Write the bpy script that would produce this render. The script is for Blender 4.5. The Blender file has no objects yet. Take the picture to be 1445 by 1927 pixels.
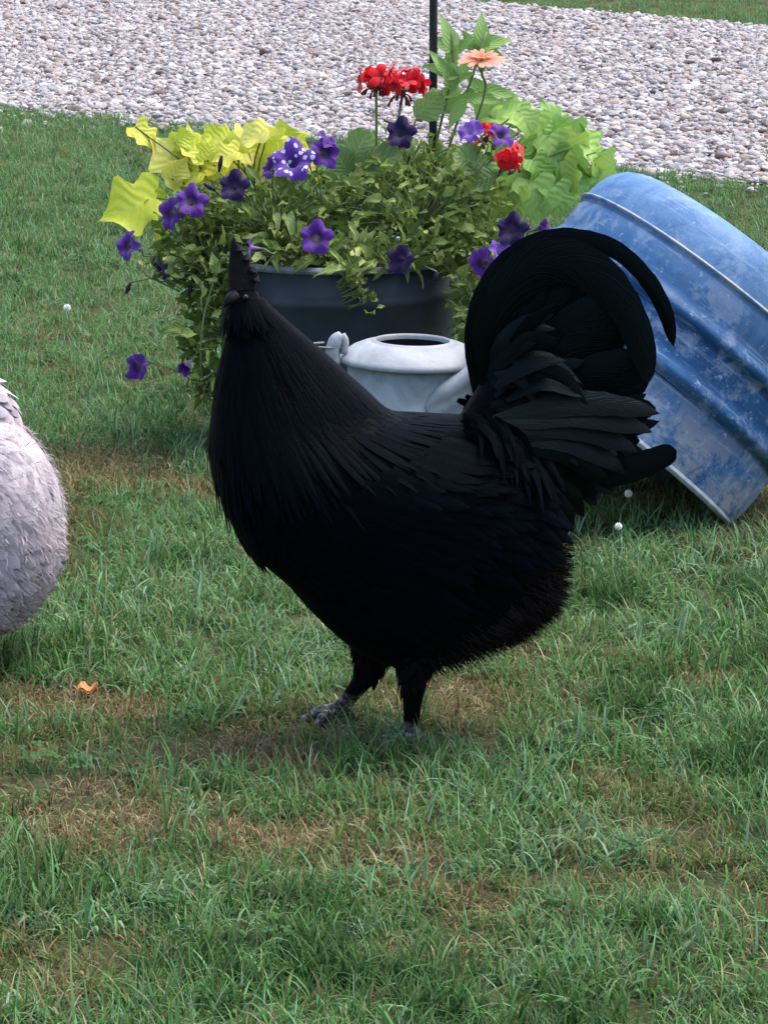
import bpy, math, random
import numpy as np
from mathutils import Vector, Matrix, noise
random.seed(7); rng = np.random.default_rng(7)
S = bpy.context.scene
C = S.collection

# ------------------------------------------------------------------ camera
CAM_H, PITCH, F, PW, PH = 1.29, math.radians(12.0), 6740.0, 1445, 1927
cam = bpy.data.cameras.new('camera'); cam_o = bpy.data.objects.new('camera', cam); C.objects.link(cam_o)
cam.sensor_fit = 'VERTICAL'; cam.sensor_height = 24.0; cam.lens = F / PH * 24.0
cam.clip_start = 0.1; cam.clip_end = 1000
cam_o.location = (0, 0, CAM_H); cam_o.rotation_euler = (math.pi/2 - PITCH, 0, 0)
S.camera = cam_o
# ------------------------------------------------------------------ sky, sun, exposure
SUN_EL, SUN_AZ = math.radians(66), math.radians(65)      # azimuth from +Y towards +X
w = bpy.data.worlds.new('World'); S.world = w; w.use_nodes = True
nt = w.node_tree; nt.nodes.clear()
sky = nt.nodes.new('ShaderNodeTexSky'); sky.sky_type = 'NISHITA'; sky.sun_disc = False
sky.sun_elevation = SUN_EL; sky.sun_rotation = SUN_AZ; sky.dust_density = 3.0; sky.air_density = 1.0; sky.ozone_density = 1.0
bg = nt.nodes.new('ShaderNodeBackground'); bg.inputs[1].default_value = 0.15
wo = nt.nodes.new('ShaderNodeOutputWorld')
nt.links.new(sky.outputs[0], bg.inputs[0]); nt.links.new(bg.outputs[0], wo.inputs[0])
sun = bpy.data.lights.new('sun', 'SUN'); sun.energy = 1.2; sun.angle = math.radians(40); sun.color = (1, 0.98, 0.95)
sun_o = bpy.data.objects.new('sun', sun); C.objects.link(sun_o)
sd = Vector((math.sin(SUN_AZ)*math.cos(SUN_EL), math.cos(SUN_AZ)*math.cos(SUN_EL), math.sin(SUN_EL)))
sun_o.rotation_euler = (-sd).to_track_quat('-Z', 'Y').to_euler(); sun_o.location = (6, 3, 12)
S.view_settings.view_transform = 'Standard'; S.view_settings.look = 'None'
S.view_settings.exposure = 1.6; S.view_settings.gamma = 1.0; S.view_settings.use_curve_mapping = False

# ------------------------------------------------------------------ helpers
CT, ST = math.cos(PITCH), math.sin(PITCH)
def ray(px, py):
    u = (px - PW/2)/F; v = -(py - PH/2)/F
    return Vector((u, CT + v*ST, -ST + v*CT))
def at(px, py, Y):
    d = ray(px, py); t = Y/d.y
    return Vector((d.x*t, Y, CAM_H + d.z*t))
def ground(px, py, z=0.0):
    d = ray(px, py); t = (z - CAM_H)/d.z
    return Vector((d.x*t, d.y*t, z))
ORI = {}
def org(o):
    while o is not None:
        if o.name in ORI: return ORI[o.name]
        o = o.parent
    return Vector((0, 0, 0))
def tag(o, label=None, cat=None, group=None, kind=None):
    for k, v in (('label', label), ('category', cat), ('group', group), ('kind', kind)):
        if v: o[k] = v
    return o
def thing(name, loc, label, cat, group=None):
    o = bpy.data.objects.new(name, None); C.objects.link(o); o.location = loc; o.empty_display_size = 0.05
    ORI[o.name] = Vector(loc)
    return tag(o, label, cat, group)
class MB:
    def __init__(s): s.v = []; s.f = []; s.c = []; s.uv = []; s.m = []
    def add(s, v, f, col=None, uv=None, mi=0):
        b = len(s.v); s.v += [tuple(p) for p in v]; s.f += [tuple(i + b for i in q) for q in f]
        s.c += [col or (1, 1, 1)]*len(v) if not isinstance(col, list) else col
        s.uv += uv or [(0, 0)]*len(v); s.m += [mi]*len(f)
        return s
    def mesh(s, name, mats, off=Vector((0, 0, 0)), smooth=True):
        me = bpy.data.meshes.new(name)
        me.from_pydata([(x - off[0], y - off[1], z - off[2]) for x, y, z in s.v], [], s.f)
        for m in (mats if isinstance(mats, (list, tuple)) else [mats]): me.materials.append(m)
        ca = me.color_attributes.new('col', 'FLOAT_COLOR', 'POINT')
        ca.data.foreach_set('color', np.array([(*c[:3], 1) for c in s.c], dtype=np.float32).ravel())
        uvl = me.uv_layers.new(name='UVMap')
        li = np.zeros(len(me.loops), dtype=np.int32); me.loops.foreach_get('vertex_index', li)
        uvl.data.foreach_set('uv', np.array(s.uv, dtype=np.float32)[li].ravel())
        me.polygons.foreach_set('material_index', s.m)
        if smooth: me.polygons.foreach_set('use_smooth', [True]*len(me.polygons))
        me.update()
        return me
    def build(s, name, mats, parent=None, smooth=True):
        o = bpy.data.objects.new(name, s.mesh(name, mats, org(parent), smooth)); C.objects.link(o)
        o.parent = parent
        return o
    def solo(s, name, mats, loc, label, cat, group=None, smooth=True):
        o = bpy.data.objects.new(name, s.mesh(name, mats, Vector(loc), smooth)); C.objects.link(o); o.location = loc
        ORI[o.name] = Vector(loc)
        return tag(o, label, cat, group)
def place(name, me, M, parent):
    """an object sharing mesh data, put at world matrix M, child of parent (a thing, unrotated)"""
    o = bpy.data.objects.new(name, me); C.objects.link(o); o.parent = parent
    o.matrix_local = Matrix.Translation(-org(parent)) @ M
    return o
def catmull(P, n):
    P = [np.array(p, dtype=float) for p in P]
    Q = [2*P[0]-P[1]] + P + [2*P[-1]-P[-2]]
    out = []
    for k in range(n):
        t = k/(n-1)*(len(P)-1); i = min(int(t), len(P)-2); u = t - i
        a, b, c, d = Q[i], Q[i+1], Q[i+2], Q[i+3]
        out.append(0.5*((2*b) + (-a+c)*u + (2*a-5*b+4*c-d)*u*u + (-a+3*b-3*c+d)*u**3))
    return out
def tube(mb, pts, radii, segs=8, n=None, col=None, mi=0, cap=True):
    n = n or max(2, len(pts)*4)
    P = [Vector(p) for p in catmull(pts, n)]
    R = [float(np.interp(k/(n-1), np.linspace(0, 1, len(radii)), radii)) for k in range(n)]
    v, f = [], []
    up = Vector((0.3, 0.9, 0.2)).normalized(); prev = None
    for k, p in enumerate(P):
        t = (P[min(k+1, n-1)] - P[max(k-1, 0)]).normalized()
        a = (prev - t*prev.dot(t)) if prev is not None else (up - t*up.dot(t))
        if a.length < 1e-5: a = t.orthogonal()
        a.normalize(); prev = a; b = t.cross(a)
        for j in range(segs):
            th = 2*math.pi*j/segs
            v.append(p + (a*math.cos(th) + b*math.sin(th))*R[k])
    for k in range(n-1):
        for j in range(segs):
            f.append((k*segs+j, k*segs+(j+1) % segs, (k+1)*segs+(j+1) % segs, (k+1)*segs+j))
    if cap: f.append(tuple(range(segs))[::-1]); f.append(tuple(range((n-1)*segs, n*segs)))
    mb.add(v, f, col, None, mi)
def lathe(mb, prof, M, segs=48, mi=0, col=None):
    """prof: (r, z) list revolved about local z, M to world"""
    v, f = [], []
    for r, z in prof:
        for j in range(segs):
            th = 2*math.pi*j/segs; v.append(M @ Vector((r*math.cos(th), r*math.sin(th), z)))
    for k in range(len(prof)-1):
        for j in range(segs):
            f.append((k*segs+j, k*segs+(j+1) % segs, (k+1)*segs+(j+1) % segs, (k+1)*segs+j))
    mb.add(v, f, col, None, mi)
def frame(p, t, nrm):
    """matrix: local x along t, z along nrm"""
    t = Vector(t).normalized(); n = Vector(nrm); n = (n - t*n.dot(t)).normalized(); b = n.cross(t)
    return Matrix(((t.x, b.x, n.x, p[0]), (t.y, b.y, n.y, p[1]), (t.z, b.z, n.z, p[2]), (0, 0, 0, 1)))

# ------------------------------------------------------------------ materials
def base(name):
    m = bpy.data.materials.new(name); m.use_nodes = True; t = m.node_tree; t.nodes.clear()
    o = t.nodes.new('ShaderNodeOutputMaterial'); p = t.nodes.new('ShaderNodeBsdfPrincipled')
    t.links.new(p.outputs[0], o.inputs[0]); return m, t, p, o
def ramp(t, fac, stops, interp='LINEAR'):
    r = t.nodes.new('ShaderNodeValToRGB'); e = r.color_ramp.elements; r.color_ramp.interpolation = interp
    while len(e) < len(stops): e.new(0.5)
    for el, (q, c) in zip(e, stops): el.position = q; el.color = (*c, 1)
    t.links.new(fac, r.inputs[0]); return r.outputs[0]
def coords(t, kind='Object'):
    return t.nodes.new('ShaderNodeTexCoord').outputs[kind]
def nz(t, scale, detail=4, rough=0.6, vec=None, dist=0.0):
    n = t.nodes.new('ShaderNodeTexNoise'); n.inputs['Scale'].default_value = scale; n.inputs['Detail'].default_value = detail
    n.inputs['Roughness'].default_value = rough; n.inputs['Distortion'].default_value = dist
    t.links.new(vec or coords(t), n.inputs['Vector']); return n.outputs['Fac']
def mixc(t, fac, a, b, mode='MIX'):
    m = t.nodes.new('ShaderNodeMix'); m.data_type = 'RGBA'; m.blend_type = mode
    for sck, v in ((m.inputs[0], fac), (m.inputs[6], a), (m.inputs[7], b)):
        if isinstance(v, (int, float)): sck.default_value = v
        elif isinstance(v, tuple): sck.default_value = (*v, 1)
        else: t.links.new(v, sck)
    return m.outputs[2]
def bump(t, p, h, strength=0.3, dist=0.01):
    b = t.nodes.new('ShaderNodeBump'); b.inputs['Strength'].default_value = strength; b.inputs['Distance'].default_value = dist
    t.links.new(h, b.inputs['Height']); t.links.new(b.outputs[0], p.inputs['Normal'])
def setp(p, **k):
    for n, v in k.items():
        p.inputs[n.replace('_', ' ')].default_value = (*v, 1) if isinstance(v, tuple) else v
def math_n(t, op, a, b=None):
    m = t.nodes.new('ShaderNodeMath'); m.operation = op
    for i, v in enumerate((a, b)):
        if v is None: continue
        if isinstance(v, (int, float)): m.inputs[i].default_value = v
        else: t.links.new(v, m.inputs[i])
    return m.outputs[0]
def simple(name, stops, scale=20, rough=0.6, spec=0.3, bmp=0.0, bscale=80, metal=0.0, detail=5):
    m, t, p, o = base(name)
    t.links.new(ramp(t, nz(t, scale, detail), stops), p.inputs['Base Color'])
    setp(p, Roughness=rough, Specular_IOR_Level=spec, Metallic=metal)
    if bmp: bump(t, p, nz(t, bscale, 6), bmp, 0.005)
    return m
def leafmat(name, cols, rough=0.5, trans=0.3, spec=0.3, tint=None, attr=False, veins=True):
    """thin leaf: colour by per-object random, noise and veins, some light let through"""
    m, t, p, o = base(name)
    if attr:
        a = t.nodes.new('ShaderNodeAttribute'); a.attribute_name = 'col'; c = a.outputs['Color']
        oi = t.nodes.new('ShaderNodeObjectInfo')
        c = mixc(t, 1.0, c, ramp(t, oi.outputs['Random'], [(0, (0.8, 0.8, 0.8)), (1, (1.15, 1.15, 1.15))]), 'MULTIPLY')
    else:
        oi = t.nodes.new('ShaderNodeObjectInfo')
        n = nz(t, 25, 3)
        f = math_n(t, 'ADD', math_n(t, 'MULTIPLY', oi.outputs['Random'], 0.75), math_n(t, 'MULTIPLY', n, 0.35))
        c = ramp(t, f, [(i/(len(cols)-1), q) for i, q in enumerate(cols)])
        if veins:
            uv = t.nodes.new('ShaderNodeSeparateXYZ'); t.links.new(coords(t, 'UV'), uv.inputs[0])
            av = math_n(t, 'ABSOLUTE', uv.outputs[1])
            wv = math_n(t, 'SINE', math_n(t, 'SUBTRACT', math_n(t, 'MULTIPLY', uv.outputs[0], 34), math_n(t, 'MULTIPLY', av, 14)))
            mid = math_n(t, 'LESS_THAN', av, 0.05)
            vv = math_n(t, 'MAXIMUM', math_n(t, 'GREATER_THAN', wv, 0.93), mid)
            c = mixc(t, math_n(t, 'MULTIPLY', vv, 0.25), c, (0.5, 0.55, 0.25))
            bump(t, p, wv, 0.25, 0.002)
    t.links.new(c, p.inputs['Base Color']); setp(p, Roughness=rough, Specular_IOR_Level=spec)
    tr = t.nodes.new('ShaderNodeBsdfTranslucent'); t.links.new(c, tr.inputs[0])
    mx = t.nodes.new('ShaderNodeMixShader'); mx.inputs[0].default_value = trans
    t.links.new(p.outputs[0], mx.inputs[1]); t.links.new(tr.outputs[0], mx.inputs[2]); t.links.new(mx.outputs[0], o.inputs[0])
    return m
def feathermat(name, colr, tint, rough, spec, attr=True, sheen=0.0, barb=0.5, ior=1.45):
    m, t, p, o = base(name); p.inputs['IOR'].default_value = ior
    a = t.nodes.new('ShaderNodeAttribute'); a.attribute_name = 'col'
    c = mixc(t, 1.0, a.outputs['Color'], colr, 'MULTIPLY')
    t.links.new(c, p.inputs['Base Color'])
    setp(p, Roughness=rough, Specular_IOR_Level=spec, Specular_Tint=tint, Sheen_Weight=sheen)
    uv = t.nodes.new('ShaderNodeSeparateXYZ'); t.links.new(coords(t, 'UV'), uv.inputs[0])
    av = math_n(t, 'ABSOLUTE', uv.outputs[1])
    cx = t.nodes.new('ShaderNodeCombineXYZ')
    t.links.new(math_n(t, 'SUBTRACT', math_n(t, 'MULTIPLY', uv.outputs[0], 60), math_n(t, 'MULTIPLY', av, 14)), cx.inputs[0])
    t.links.new(math_n(t, 'MULTIPLY', uv.outputs[1], 0.8), cx.inputs[1])
    oi = t.nodes.new('ShaderNodeObjectInfo'); t.links.new(math_n(t, 'MULTIPLY', oi.outputs['Random'], 50), cx.inputs[2])
    bump(t, p, nz(t, 1.0, 3, 0.6, cx.outputs[0]), barb, 0.004)
    return m

M_ground = None
def m_ground():
    m, t, p, o = base('lawn_soil')
    c = ramp(t, nz(t, 3, 6), [(0.3, (0.035, 0.034, 0.015)), (0.5, (0.055, 0.052, 0.024)), (0.72, (0.12, 0.088, 0.05))])
    c = mixc(t, math_n(t, 'GREATER_THAN', nz(t, 120, 3), 0.58), c, (0.05, 0.10, 0.03))
    t.links.new(c, p.inputs['Base Color']); setp(p, Roughness=0.95, Specular_IOR_Level=0.1); bump(t, p, nz(t, 60, 6), 0.8, 0.02); return m
def m_drive():
    m, t, p, o = base('gravel_bed')
    v = t.nodes.new('ShaderNodeTexVoronoi'); v.inputs['Scale'].default_value = 38; t.links.new(coords(t), v.inputs['Vector'])
    sp = t.nodes.new('ShaderNodeSeparateColor'); t.links.new(v.outputs['Color'], sp.inputs[0])
    c = ramp(t, sp.outputs[0], [(0, (0.14, 0.11, 0.1)), (0.4, (0.26, 0.22, 0.2)), (1, (0.42, 0.38, 0.36))])
    t.links.new(c, p.inputs['Base Color']); setp(p, Roughness=0.9); bump(t, p, v.outputs['Distance'], 1.0, 0.02); return m
def m_stone():
    m, t, p, o = base('river_gravel')
    oi = t.nodes.new('ShaderNodeObjectInfo')
    c = ramp(t, oi.outputs['Random'], [(0, (0.09, 0.075, 0.07)), (0.05, (0.20, 0.15, 0.125)), (0.12, (0.32, 0.26, 0.225)), (0.35, (0.36, 0.335, 0.325)),
        (0.5, (0.30, 0.285, 0.29)), (0.66, (0.43, 0.395, 0.38)), (0.8, (0.40, 0.335, 0.27)), (0.9, (0.50, 0.48, 0.47)), (1, (0.64, 0.63, 0.61))])
    c = mixc(t, 0.6, c, ramp(t, nz(t, 90, 4), [(0.3, (0.55, 0.52, 0.52)), (0.7, (0.98, 0.95, 0.97))]), 'MULTIPLY')
    t.links.new(c, p.inputs['Base Color']); setp(p, Roughness=0.8, Specular_IOR_Level=0.25); return m
M = {}
M['soil'] = m_ground(); M['bed'] = m_drive(); M['stone'] = m_stone()
M['grass'] = leafmat('grass_blade', None, rough=0.6, trans=0.35, spec=0.12, attr=True)
M['black'] = feathermat('black_feather', (0.0009, 0.0012, 0.0022), (0.5, 0.8, 1.0), 0.5, 0.3, barb=0.4, ior=1.125)
M['sickle'] = feathermat('glossy_tail_feather', (0.0009, 0.0013, 0.0016), (0.6, 0.92, 1.0), 0.34, 0.5, barb=0.3, ior=1.175)
M['fluff'] = feathermat('down_fluff', (0.010, 0.0078, 0.0076), (1, 1, 1), 0.85, 0.03, barb=0.1)
M['cream'] = feathermat('cream_feather', (0.47, 0.40, 0.42), (1, 1, 1), 0.8, 0.1, sheen=0.15, barb=0.35)
M['cream_tail'] = M['cream']
M['horn'] = simple('horn', [(0.3, (0.003, 0.003, 0.0035)), (0.7, (0.009, 0.0085, 0.0085))], 60, 0.55, 0.12)
M['comb'] = simple('dark_comb_skin', [(0.3, (0.005, 0.0045, 0.006)), (0.7, (0.011, 0.009, 0.011))], 90, 0.6, 0.08, 0.5, 160)
M['redskin'] = simple('hen_comb_skin', [(0.3, (0.35, 0.03, 0.03)), (0.7, (0.5, 0.06, 0.05))], 90, 0.5, 0.3, 0.4, 160)
M['yellowleg'] = simple('hen_leg_skin', [(0.3, (0.30, 0.24, 0.18)), (0.7, (0.42, 0.34, 0.24))], 90, 0.6, 0.3, 0.4, 160)
M['eye'] = simple('eye', [(0.3, (0.010, 0.005, 0.003)), (0.7, (0.016, 0.008, 0.004))], 30, 0.2, 0.25)
def m_rooster_body():
    m, t, p, o = base('rooster_body')
    s = t.nodes.new('ShaderNodeSeparateXYZ'); t.links.new(coords(t), s.inputs[0])
    h = math_n(t, 'ADD', s.outputs[2], math_n(t, 'MULTIPLY', math_n(t, 'SUBTRACT', nz(t, 40, 3), 0.5), 0.03))
    f = ramp(t, math_n(t, 'MULTIPLY', h, 10), [(0.3, (0, 0, 0)), (0.46, (1, 1, 1))])
    g = ramp(t, nz(t, 130, 4), [(0.35, (0.012, 0.011, 0.010)), (0.55, (0.10, 0.096, 0.09)), (0.7, (0.32, 0.31, 0.29))])
    t.links.new(mixc(t, f, g, (0.0014, 0.0015, 0.002)), p.inputs['Base Color']); setp(p, Roughness=0.6, Specular_IOR_Level=0.3, IOR=1.12)
    v = t.nodes.new('ShaderNodeTexVoronoi'); v.inputs['Scale'].default_value = 220; t.links.new(coords(t), v.inputs['Vector'])
    bump(t, p, v.outputs['Distance'], 0.4, 0.002); return m
M['rbody'] = m_rooster_body()
M['hbody'] = simple('hen_body', [(0.3, (0.36, 0.31, 0.32)), (0.7, (0.55, 0.48, 0.49))], 40, 0.9, 0.1, 0.4, 120)
def m_drum():
    m, t, p, o = base('blue_weathered_paint')
    co = coords(t)
    c = ramp(t, nz(t, 5, 6, 0.65, co, 0.6), [(0.3, (0.005, 0.036, 0.108)), (0.5, (0.011, 0.070, 0.185)), (0.7, (0.03, 0.12, 0.27))])
    wear = ramp(t, nz(t, 11, 9, 0.75, co, 0.3), [(0.51, (0, 0, 0)), (0.57, (1, 1, 1))])
    c = mixc(t, math_n(t, 'MULTIPLY', wear, 0.4), c, ramp(t, nz(t, 60, 5), [(0.3, (0.18, 0.24, 0.32)), (0.7, (0.36, 0.40, 0.44))]))
    sp = ramp(t, nz(t, 70, 6, 0.7), [(0.6, (0, 0, 0)), (0.68, (1, 1, 1))])
    c = mixc(t, math_n(t, 'MULTIPLY', sp, 0.5), c, (0.42, 0.47, 0.52))
    a = t.nodes.new('ShaderNodeAttribute'); a.attribute_name = 'col'     # faded, chalky paint plus painted-in sky reflection towards the old base end
    fd = t.nodes.new('ShaderNodeSeparateColor'); t.links.new(a.outputs['Color'], fd.inputs[0])
    ch = math_n(t, 'MULTIPLY', fd.outputs[0], ramp(t, nz(t, 14, 7, 0.7, co, 0.8), [(0.32, (0.25, 0.25, 0.25)), (0.6, (1, 1, 1))]))
    c = mixc(t, math_n(t, 'MULTIPLY', ch, 0.75), c, (0.15, 0.27, 0.44))
    mp = t.nodes.new('ShaderNodeMapping'); mp.inputs['Scale'].default_value = (5, 90, 1); t.links.new(coords(t, 'UV'), mp.inputs['Vector'])
    scr = ramp(t, nz(t, 1.0, 6, 0.7, mp.outputs[0], 0.4), [(0.56, (0, 0, 0)), (0.66, (1, 1, 1))])
    c = mixc(t, math_n(t, 'MULTIPLY', scr, 0.38), c, (0.30, 0.37, 0.45))
    mp2 = t.nodes.new('ShaderNodeMapping'); mp2.inputs['Scale'].default_value = (60, 6, 1); t.links.new(coords(t, 'UV'), mp2.inputs['Vector'])
    run = ramp(t, nz(t, 1.0, 5, 0.7, mp2.outputs[0], 0.3), [(0.58, (0, 0, 0)), (0.72, (1, 1, 1))])
    c = mixc(t, math_n(t, 'MULTIPLY', run, 0.30), c, (0.16, 0.15, 0.13))
    dirt = math_n(t, 'MULTIPLY', fd.outputs[1], ramp(t, nz(t, 16, 8, 0.75, co, 0.5), [(0.42, (0, 0, 0)), (0.56, (1, 1, 1))]))
    c = mixc(t, math_n(t, 'MULTIPLY', dirt, 0.85), c, (0.32, 0.31, 0.29))
    t.links.new(c, p.inputs['Base Color']); setp(p, Specular_IOR_Level=0.25)
    t.links.new(ramp(t, nz(t, 12, 5), [(0.3, (0.45, 0.45, 0.45)), (0.7, (0.72, 0.72, 0.72))]), p.inputs['Roughness'])
    bump(t, p, nz(t, 45, 7, 0.6), 0.25, 0.006); return m
M['drum'] = m_drum()
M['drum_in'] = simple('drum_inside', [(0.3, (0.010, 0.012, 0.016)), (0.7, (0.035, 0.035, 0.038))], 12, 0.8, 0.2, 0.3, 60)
M['chime'] = simple('bare_steel_edge', [(0.3, (0.22, 0.24, 0.27)), (0.7, (0.42, 0.44, 0.46))], 40, 0.55, 0.4, 0.3, 120)
M['zinc'] = simple('dark_tub_metal', [(0.25, (0.016, 0.024, 0.030)), (0.5, (0.026, 0.036, 0.044)), (0.75, (0.042, 0.054, 0.062))], 9, 0.62, 0.3, 0.15, 60)
M['zinc_rim'] = simple('worn_tub_rim', [(0.35, (0.07, 0.09, 0.10)), (0.65, (0.30, 0.33, 0.35))], 22, 0.5, 0.4, 0.2, 90)
M['pot_soil'] = simple('potting_soil', [(0.3, (0.012, 0.009, 0.006)), (0.7, (0.04, 0.028, 0.018))], 60, 0.95, 0.1, 1.0, 120)
def m_enamel():
    m, t, p, o = base('chalky_white_paint')
    c = ramp(t, nz(t, 7, 7, 0.7, None, 1.0), [(0.3, (0.16, 0.172, 0.182)), (0.5, (0.26, 0.277, 0.29)), (0.7, (0.35, 0.368, 0.38))])
    d = ramp(t, nz(t, 34, 7, 0.75), [(0.56, (0, 0, 0)), (0.72, (1, 1, 1))])
    c = mixc(t, math_n(t, 'MULTIPLY', d, 0.6), c, (0.16, 0.16, 0.15))
    t.links.new(c, p.inputs['Base Color']); setp(p, Roughness=0.55, Specular_IOR_Level=0.35); bump(t, p, nz(t, 50, 7), 0.25, 0.004); return m
M['enamel'] = m_enamel()
def m_galv():
    m, t, p, o = base('dull_galvanised_side')
    c = ramp(t, nz(t, 10, 7, 0.7, None, 0.8), [(0.3, (0.13, 0.15, 0.155)), (0.5, (0.24, 0.265, 0.27)), (0.7, (0.36, 0.38, 0.385))])
    t.links.new(c, p.inputs['Base Color']); setp(p, Roughness=0.6, Specular_IOR_Level=0.35); bump(t, p, nz(t, 40, 7), 0.3, 0.004); return m
M['galv'] = m_galv()
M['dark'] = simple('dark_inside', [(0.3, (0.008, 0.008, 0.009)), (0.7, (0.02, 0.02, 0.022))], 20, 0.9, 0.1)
M['wire'] = simple('bail_wire', [(0.3, (0.10, 0.10, 0.10)), (0.7, (0.22, 0.22, 0.22))], 60, 0.5, 0.4)
M['pole'] = simple('black_iron', [(0.3, (0.006, 0.006, 0.007)), (0.7, (0.016, 0.016, 0.018))], 60, 0.5, 0.3, 0.2, 200)
M['petleaf'] = leafmat('petunia_leaf', [(0.045, 0.078, 0.012), (0.12, 0.18, 0.032), (0.24, 0.32, 0.075), (0.42, 0.48, 0.19)], 0.6, 0.3, 0.2)
M['stem'] = leafmat('soft_green_stem', [(0.08, 0.12, 0.035), (0.16, 0.21, 0.08)], 0.6, 0.1, veins=False)
M['yvine'] = leafmat('yellow_vine_leaf', [(0.34, 0.44, 0.03), (0.52, 0.56, 0.04), (0.68, 0.64, 0.08), (0.78, 0.70, 0.18)], 0.5, 0.35)
M['lvine'] = leafmat('lime_vine_leaf', [(0.09, 0.20, 0.03), (0.20, 0.37, 0.07), (0.32, 0.50, 0.13), (0.44, 0.60, 0.10)], 0.45, 0.22)
M['zinleaf'] = leafmat('zinnia_leaf', [(0.11, 0.23, 0.05), (0.20, 0.35, 0.08), (0.28, 0.45, 0.13)], 0.55, 0.35)
M['gerleaf'] = leafmat('geranium_leaf', [(0.06, 0.12, 0.03), (0.11, 0.20, 0.05), (0.20, 0.30, 0.09)], 0.55, 0.3)
def petal(name, stops, speck=None, trans=0.25):
    m, t, p, o = base(name)
    uv = t.nodes.new('ShaderNodeSeparateXYZ'); t.links.new(coords(t, 'UV'), uv.inputs[0])
    rad = math_n(t, 'ADD', uv.outputs[0], math_n(t, 'MULTIPLY', math_n(t, 'SUBTRACT', nz(t, 120, 3), 0.5), 0.12))
    c = ramp(t, rad, stops)
    if speck:
        v = t.nodes.new('ShaderNodeTexVoronoi'); v.inputs['Scale'].default_value = speck[0]; t.links.new(coords(t), v.inputs['Vector'])
        hit = math_n(t, 'MULTIPLY', math_n(t, 'LESS_THAN', v.outputs['Distance'], speck[1]), math_n(t, 'GREATER_THAN', nz(t, 45, 2), speck[2]))
        c = mixc(t, hit, c, (0.72, 0.70, 0.85))
    t.links.new(c, p.inputs['Base Color']); setp(p, Roughness=0.6, Specular_IOR_Level=0.15, Sheen_Weight=0.3)
    tr = t.nodes.new('ShaderNodeBsdfTranslucent'); t.links.new(c, tr.inputs[0])
    mx = t.nodes.new('ShaderNodeMixShader'); mx.inputs[0].default_value = trans
    t.links.new(p.outputs[0], mx.inputs[1]); t.links.new(tr.outputs[0], mx.inputs[2]); t.links.new(mx.outputs[0], o.inputs[0])
    return m
M['violet'] = petal('violet_petal', [(0.0, (0.25, 0.22, 0.2)), (0.3, (0.03, 0.006, 0.07)), (0.5, (0.066, 0.012, 0.17)), (1, (0.095, 0.020, 0.24))])
M['mauve'] = petal('mauve_petal', [(0.0, (0.30, 0.22, 0.36)), (0.4, (0.20, 0.10, 0.38)), (0.7, (0.15, 0.05, 0.36)), (1, (0.16, 0.05, 0.38))])
M['indigo'] = petal('indigo_petal', [(0.0, (0.05, 0.02, 0.10)), (0.4, (0.010, 0.003, 0.03)), (1, (0.022, 0.006, 0.07))], (95, 0.16, 0.62))
M['speckled'] = petal('speckled_petal', [(0.0, (0.03, 0.01, 0.1)), (0.5, (0.075, 0.018, 0.22)), (1, (0.10, 0.03, 0.28))], (3.2, 0.36, 0.45))
M['red'] = petal('red_petal', [(0.0, (0.22, 0.008, 0.01)), (0.3, (0.55, 0.006, 0.014)), (1, (0.78, 0.010, 0.022))], None, 0.3)
M['redbud'] = simple('dark_red_bud', [(0.3, (0.07, 0.008, 0.008)), (0.7, (0.16, 0.02, 0.015))], 60, 0.6)
M['peach'] = petal('peach_petal', [(0.0, (0.62, 0.18, 0.06)), (0.5, (0.78, 0.26, 0.15)), (1, (0.80, 0.36, 0.24))], None, 0.3)
M['yellowbit'] = petal('yellow_petal', [(0.0, (0.6, 0.4, 0.05)), (1, (0.75, 0.6, 0.1))])
M['darkbud'] = simple('withered_bud', [(0.3, (0.010, 0.007, 0.018)), (0.7, (0.03, 0.015, 0.05))], 60, 0.7)
M['clover'] = simple('clover_white', [(0.3, (0.55, 0.58, 0.48)), (0.7, (0.78, 0.78, 0.72))], 80, 0.7)
M['orange'] = simple('orange_scrap', [(0.3, (0.36, 0.12, 0.03)), (0.7, (0.55, 0.24, 0.08))], 120, 0.6)

# ------------------------------------------------------------------ ground, driveway
def sheet(name, pts, z, mat):
    mb = MB(); mb.add([(x, y, z) for x, y in pts], [tuple(range(len(pts)))])
    o = mb.build(name, mat, None, False); return tag(o, None, None, None, 'structure')
sheet('lawn', [(-250, -60), (250, -60), (250, 420), (-250, 420)], 0.0, M['soil'])
n0, n1 = ground(0, 205), ground(1445, 350)
f0, f1 = ground(880, 4), ground(1445, 58)
def near_edge(x): return n0.y + (x - n0.x)*(n1.y - n0.y)/(n1.x - n0.x)
def far_edge(x): return f0.y + (x - f0.x)*(f1.y - f0.y)/(f1.x - f0.x)*0.9
XS = np.linspace(-9, 9, 19)
sheet('gravel_driveway', [(x, near_edge(x)) for x in XS] + [(x, far_edge(x)) for x in XS[::-1]], 0.004, M['bed'])

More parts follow.
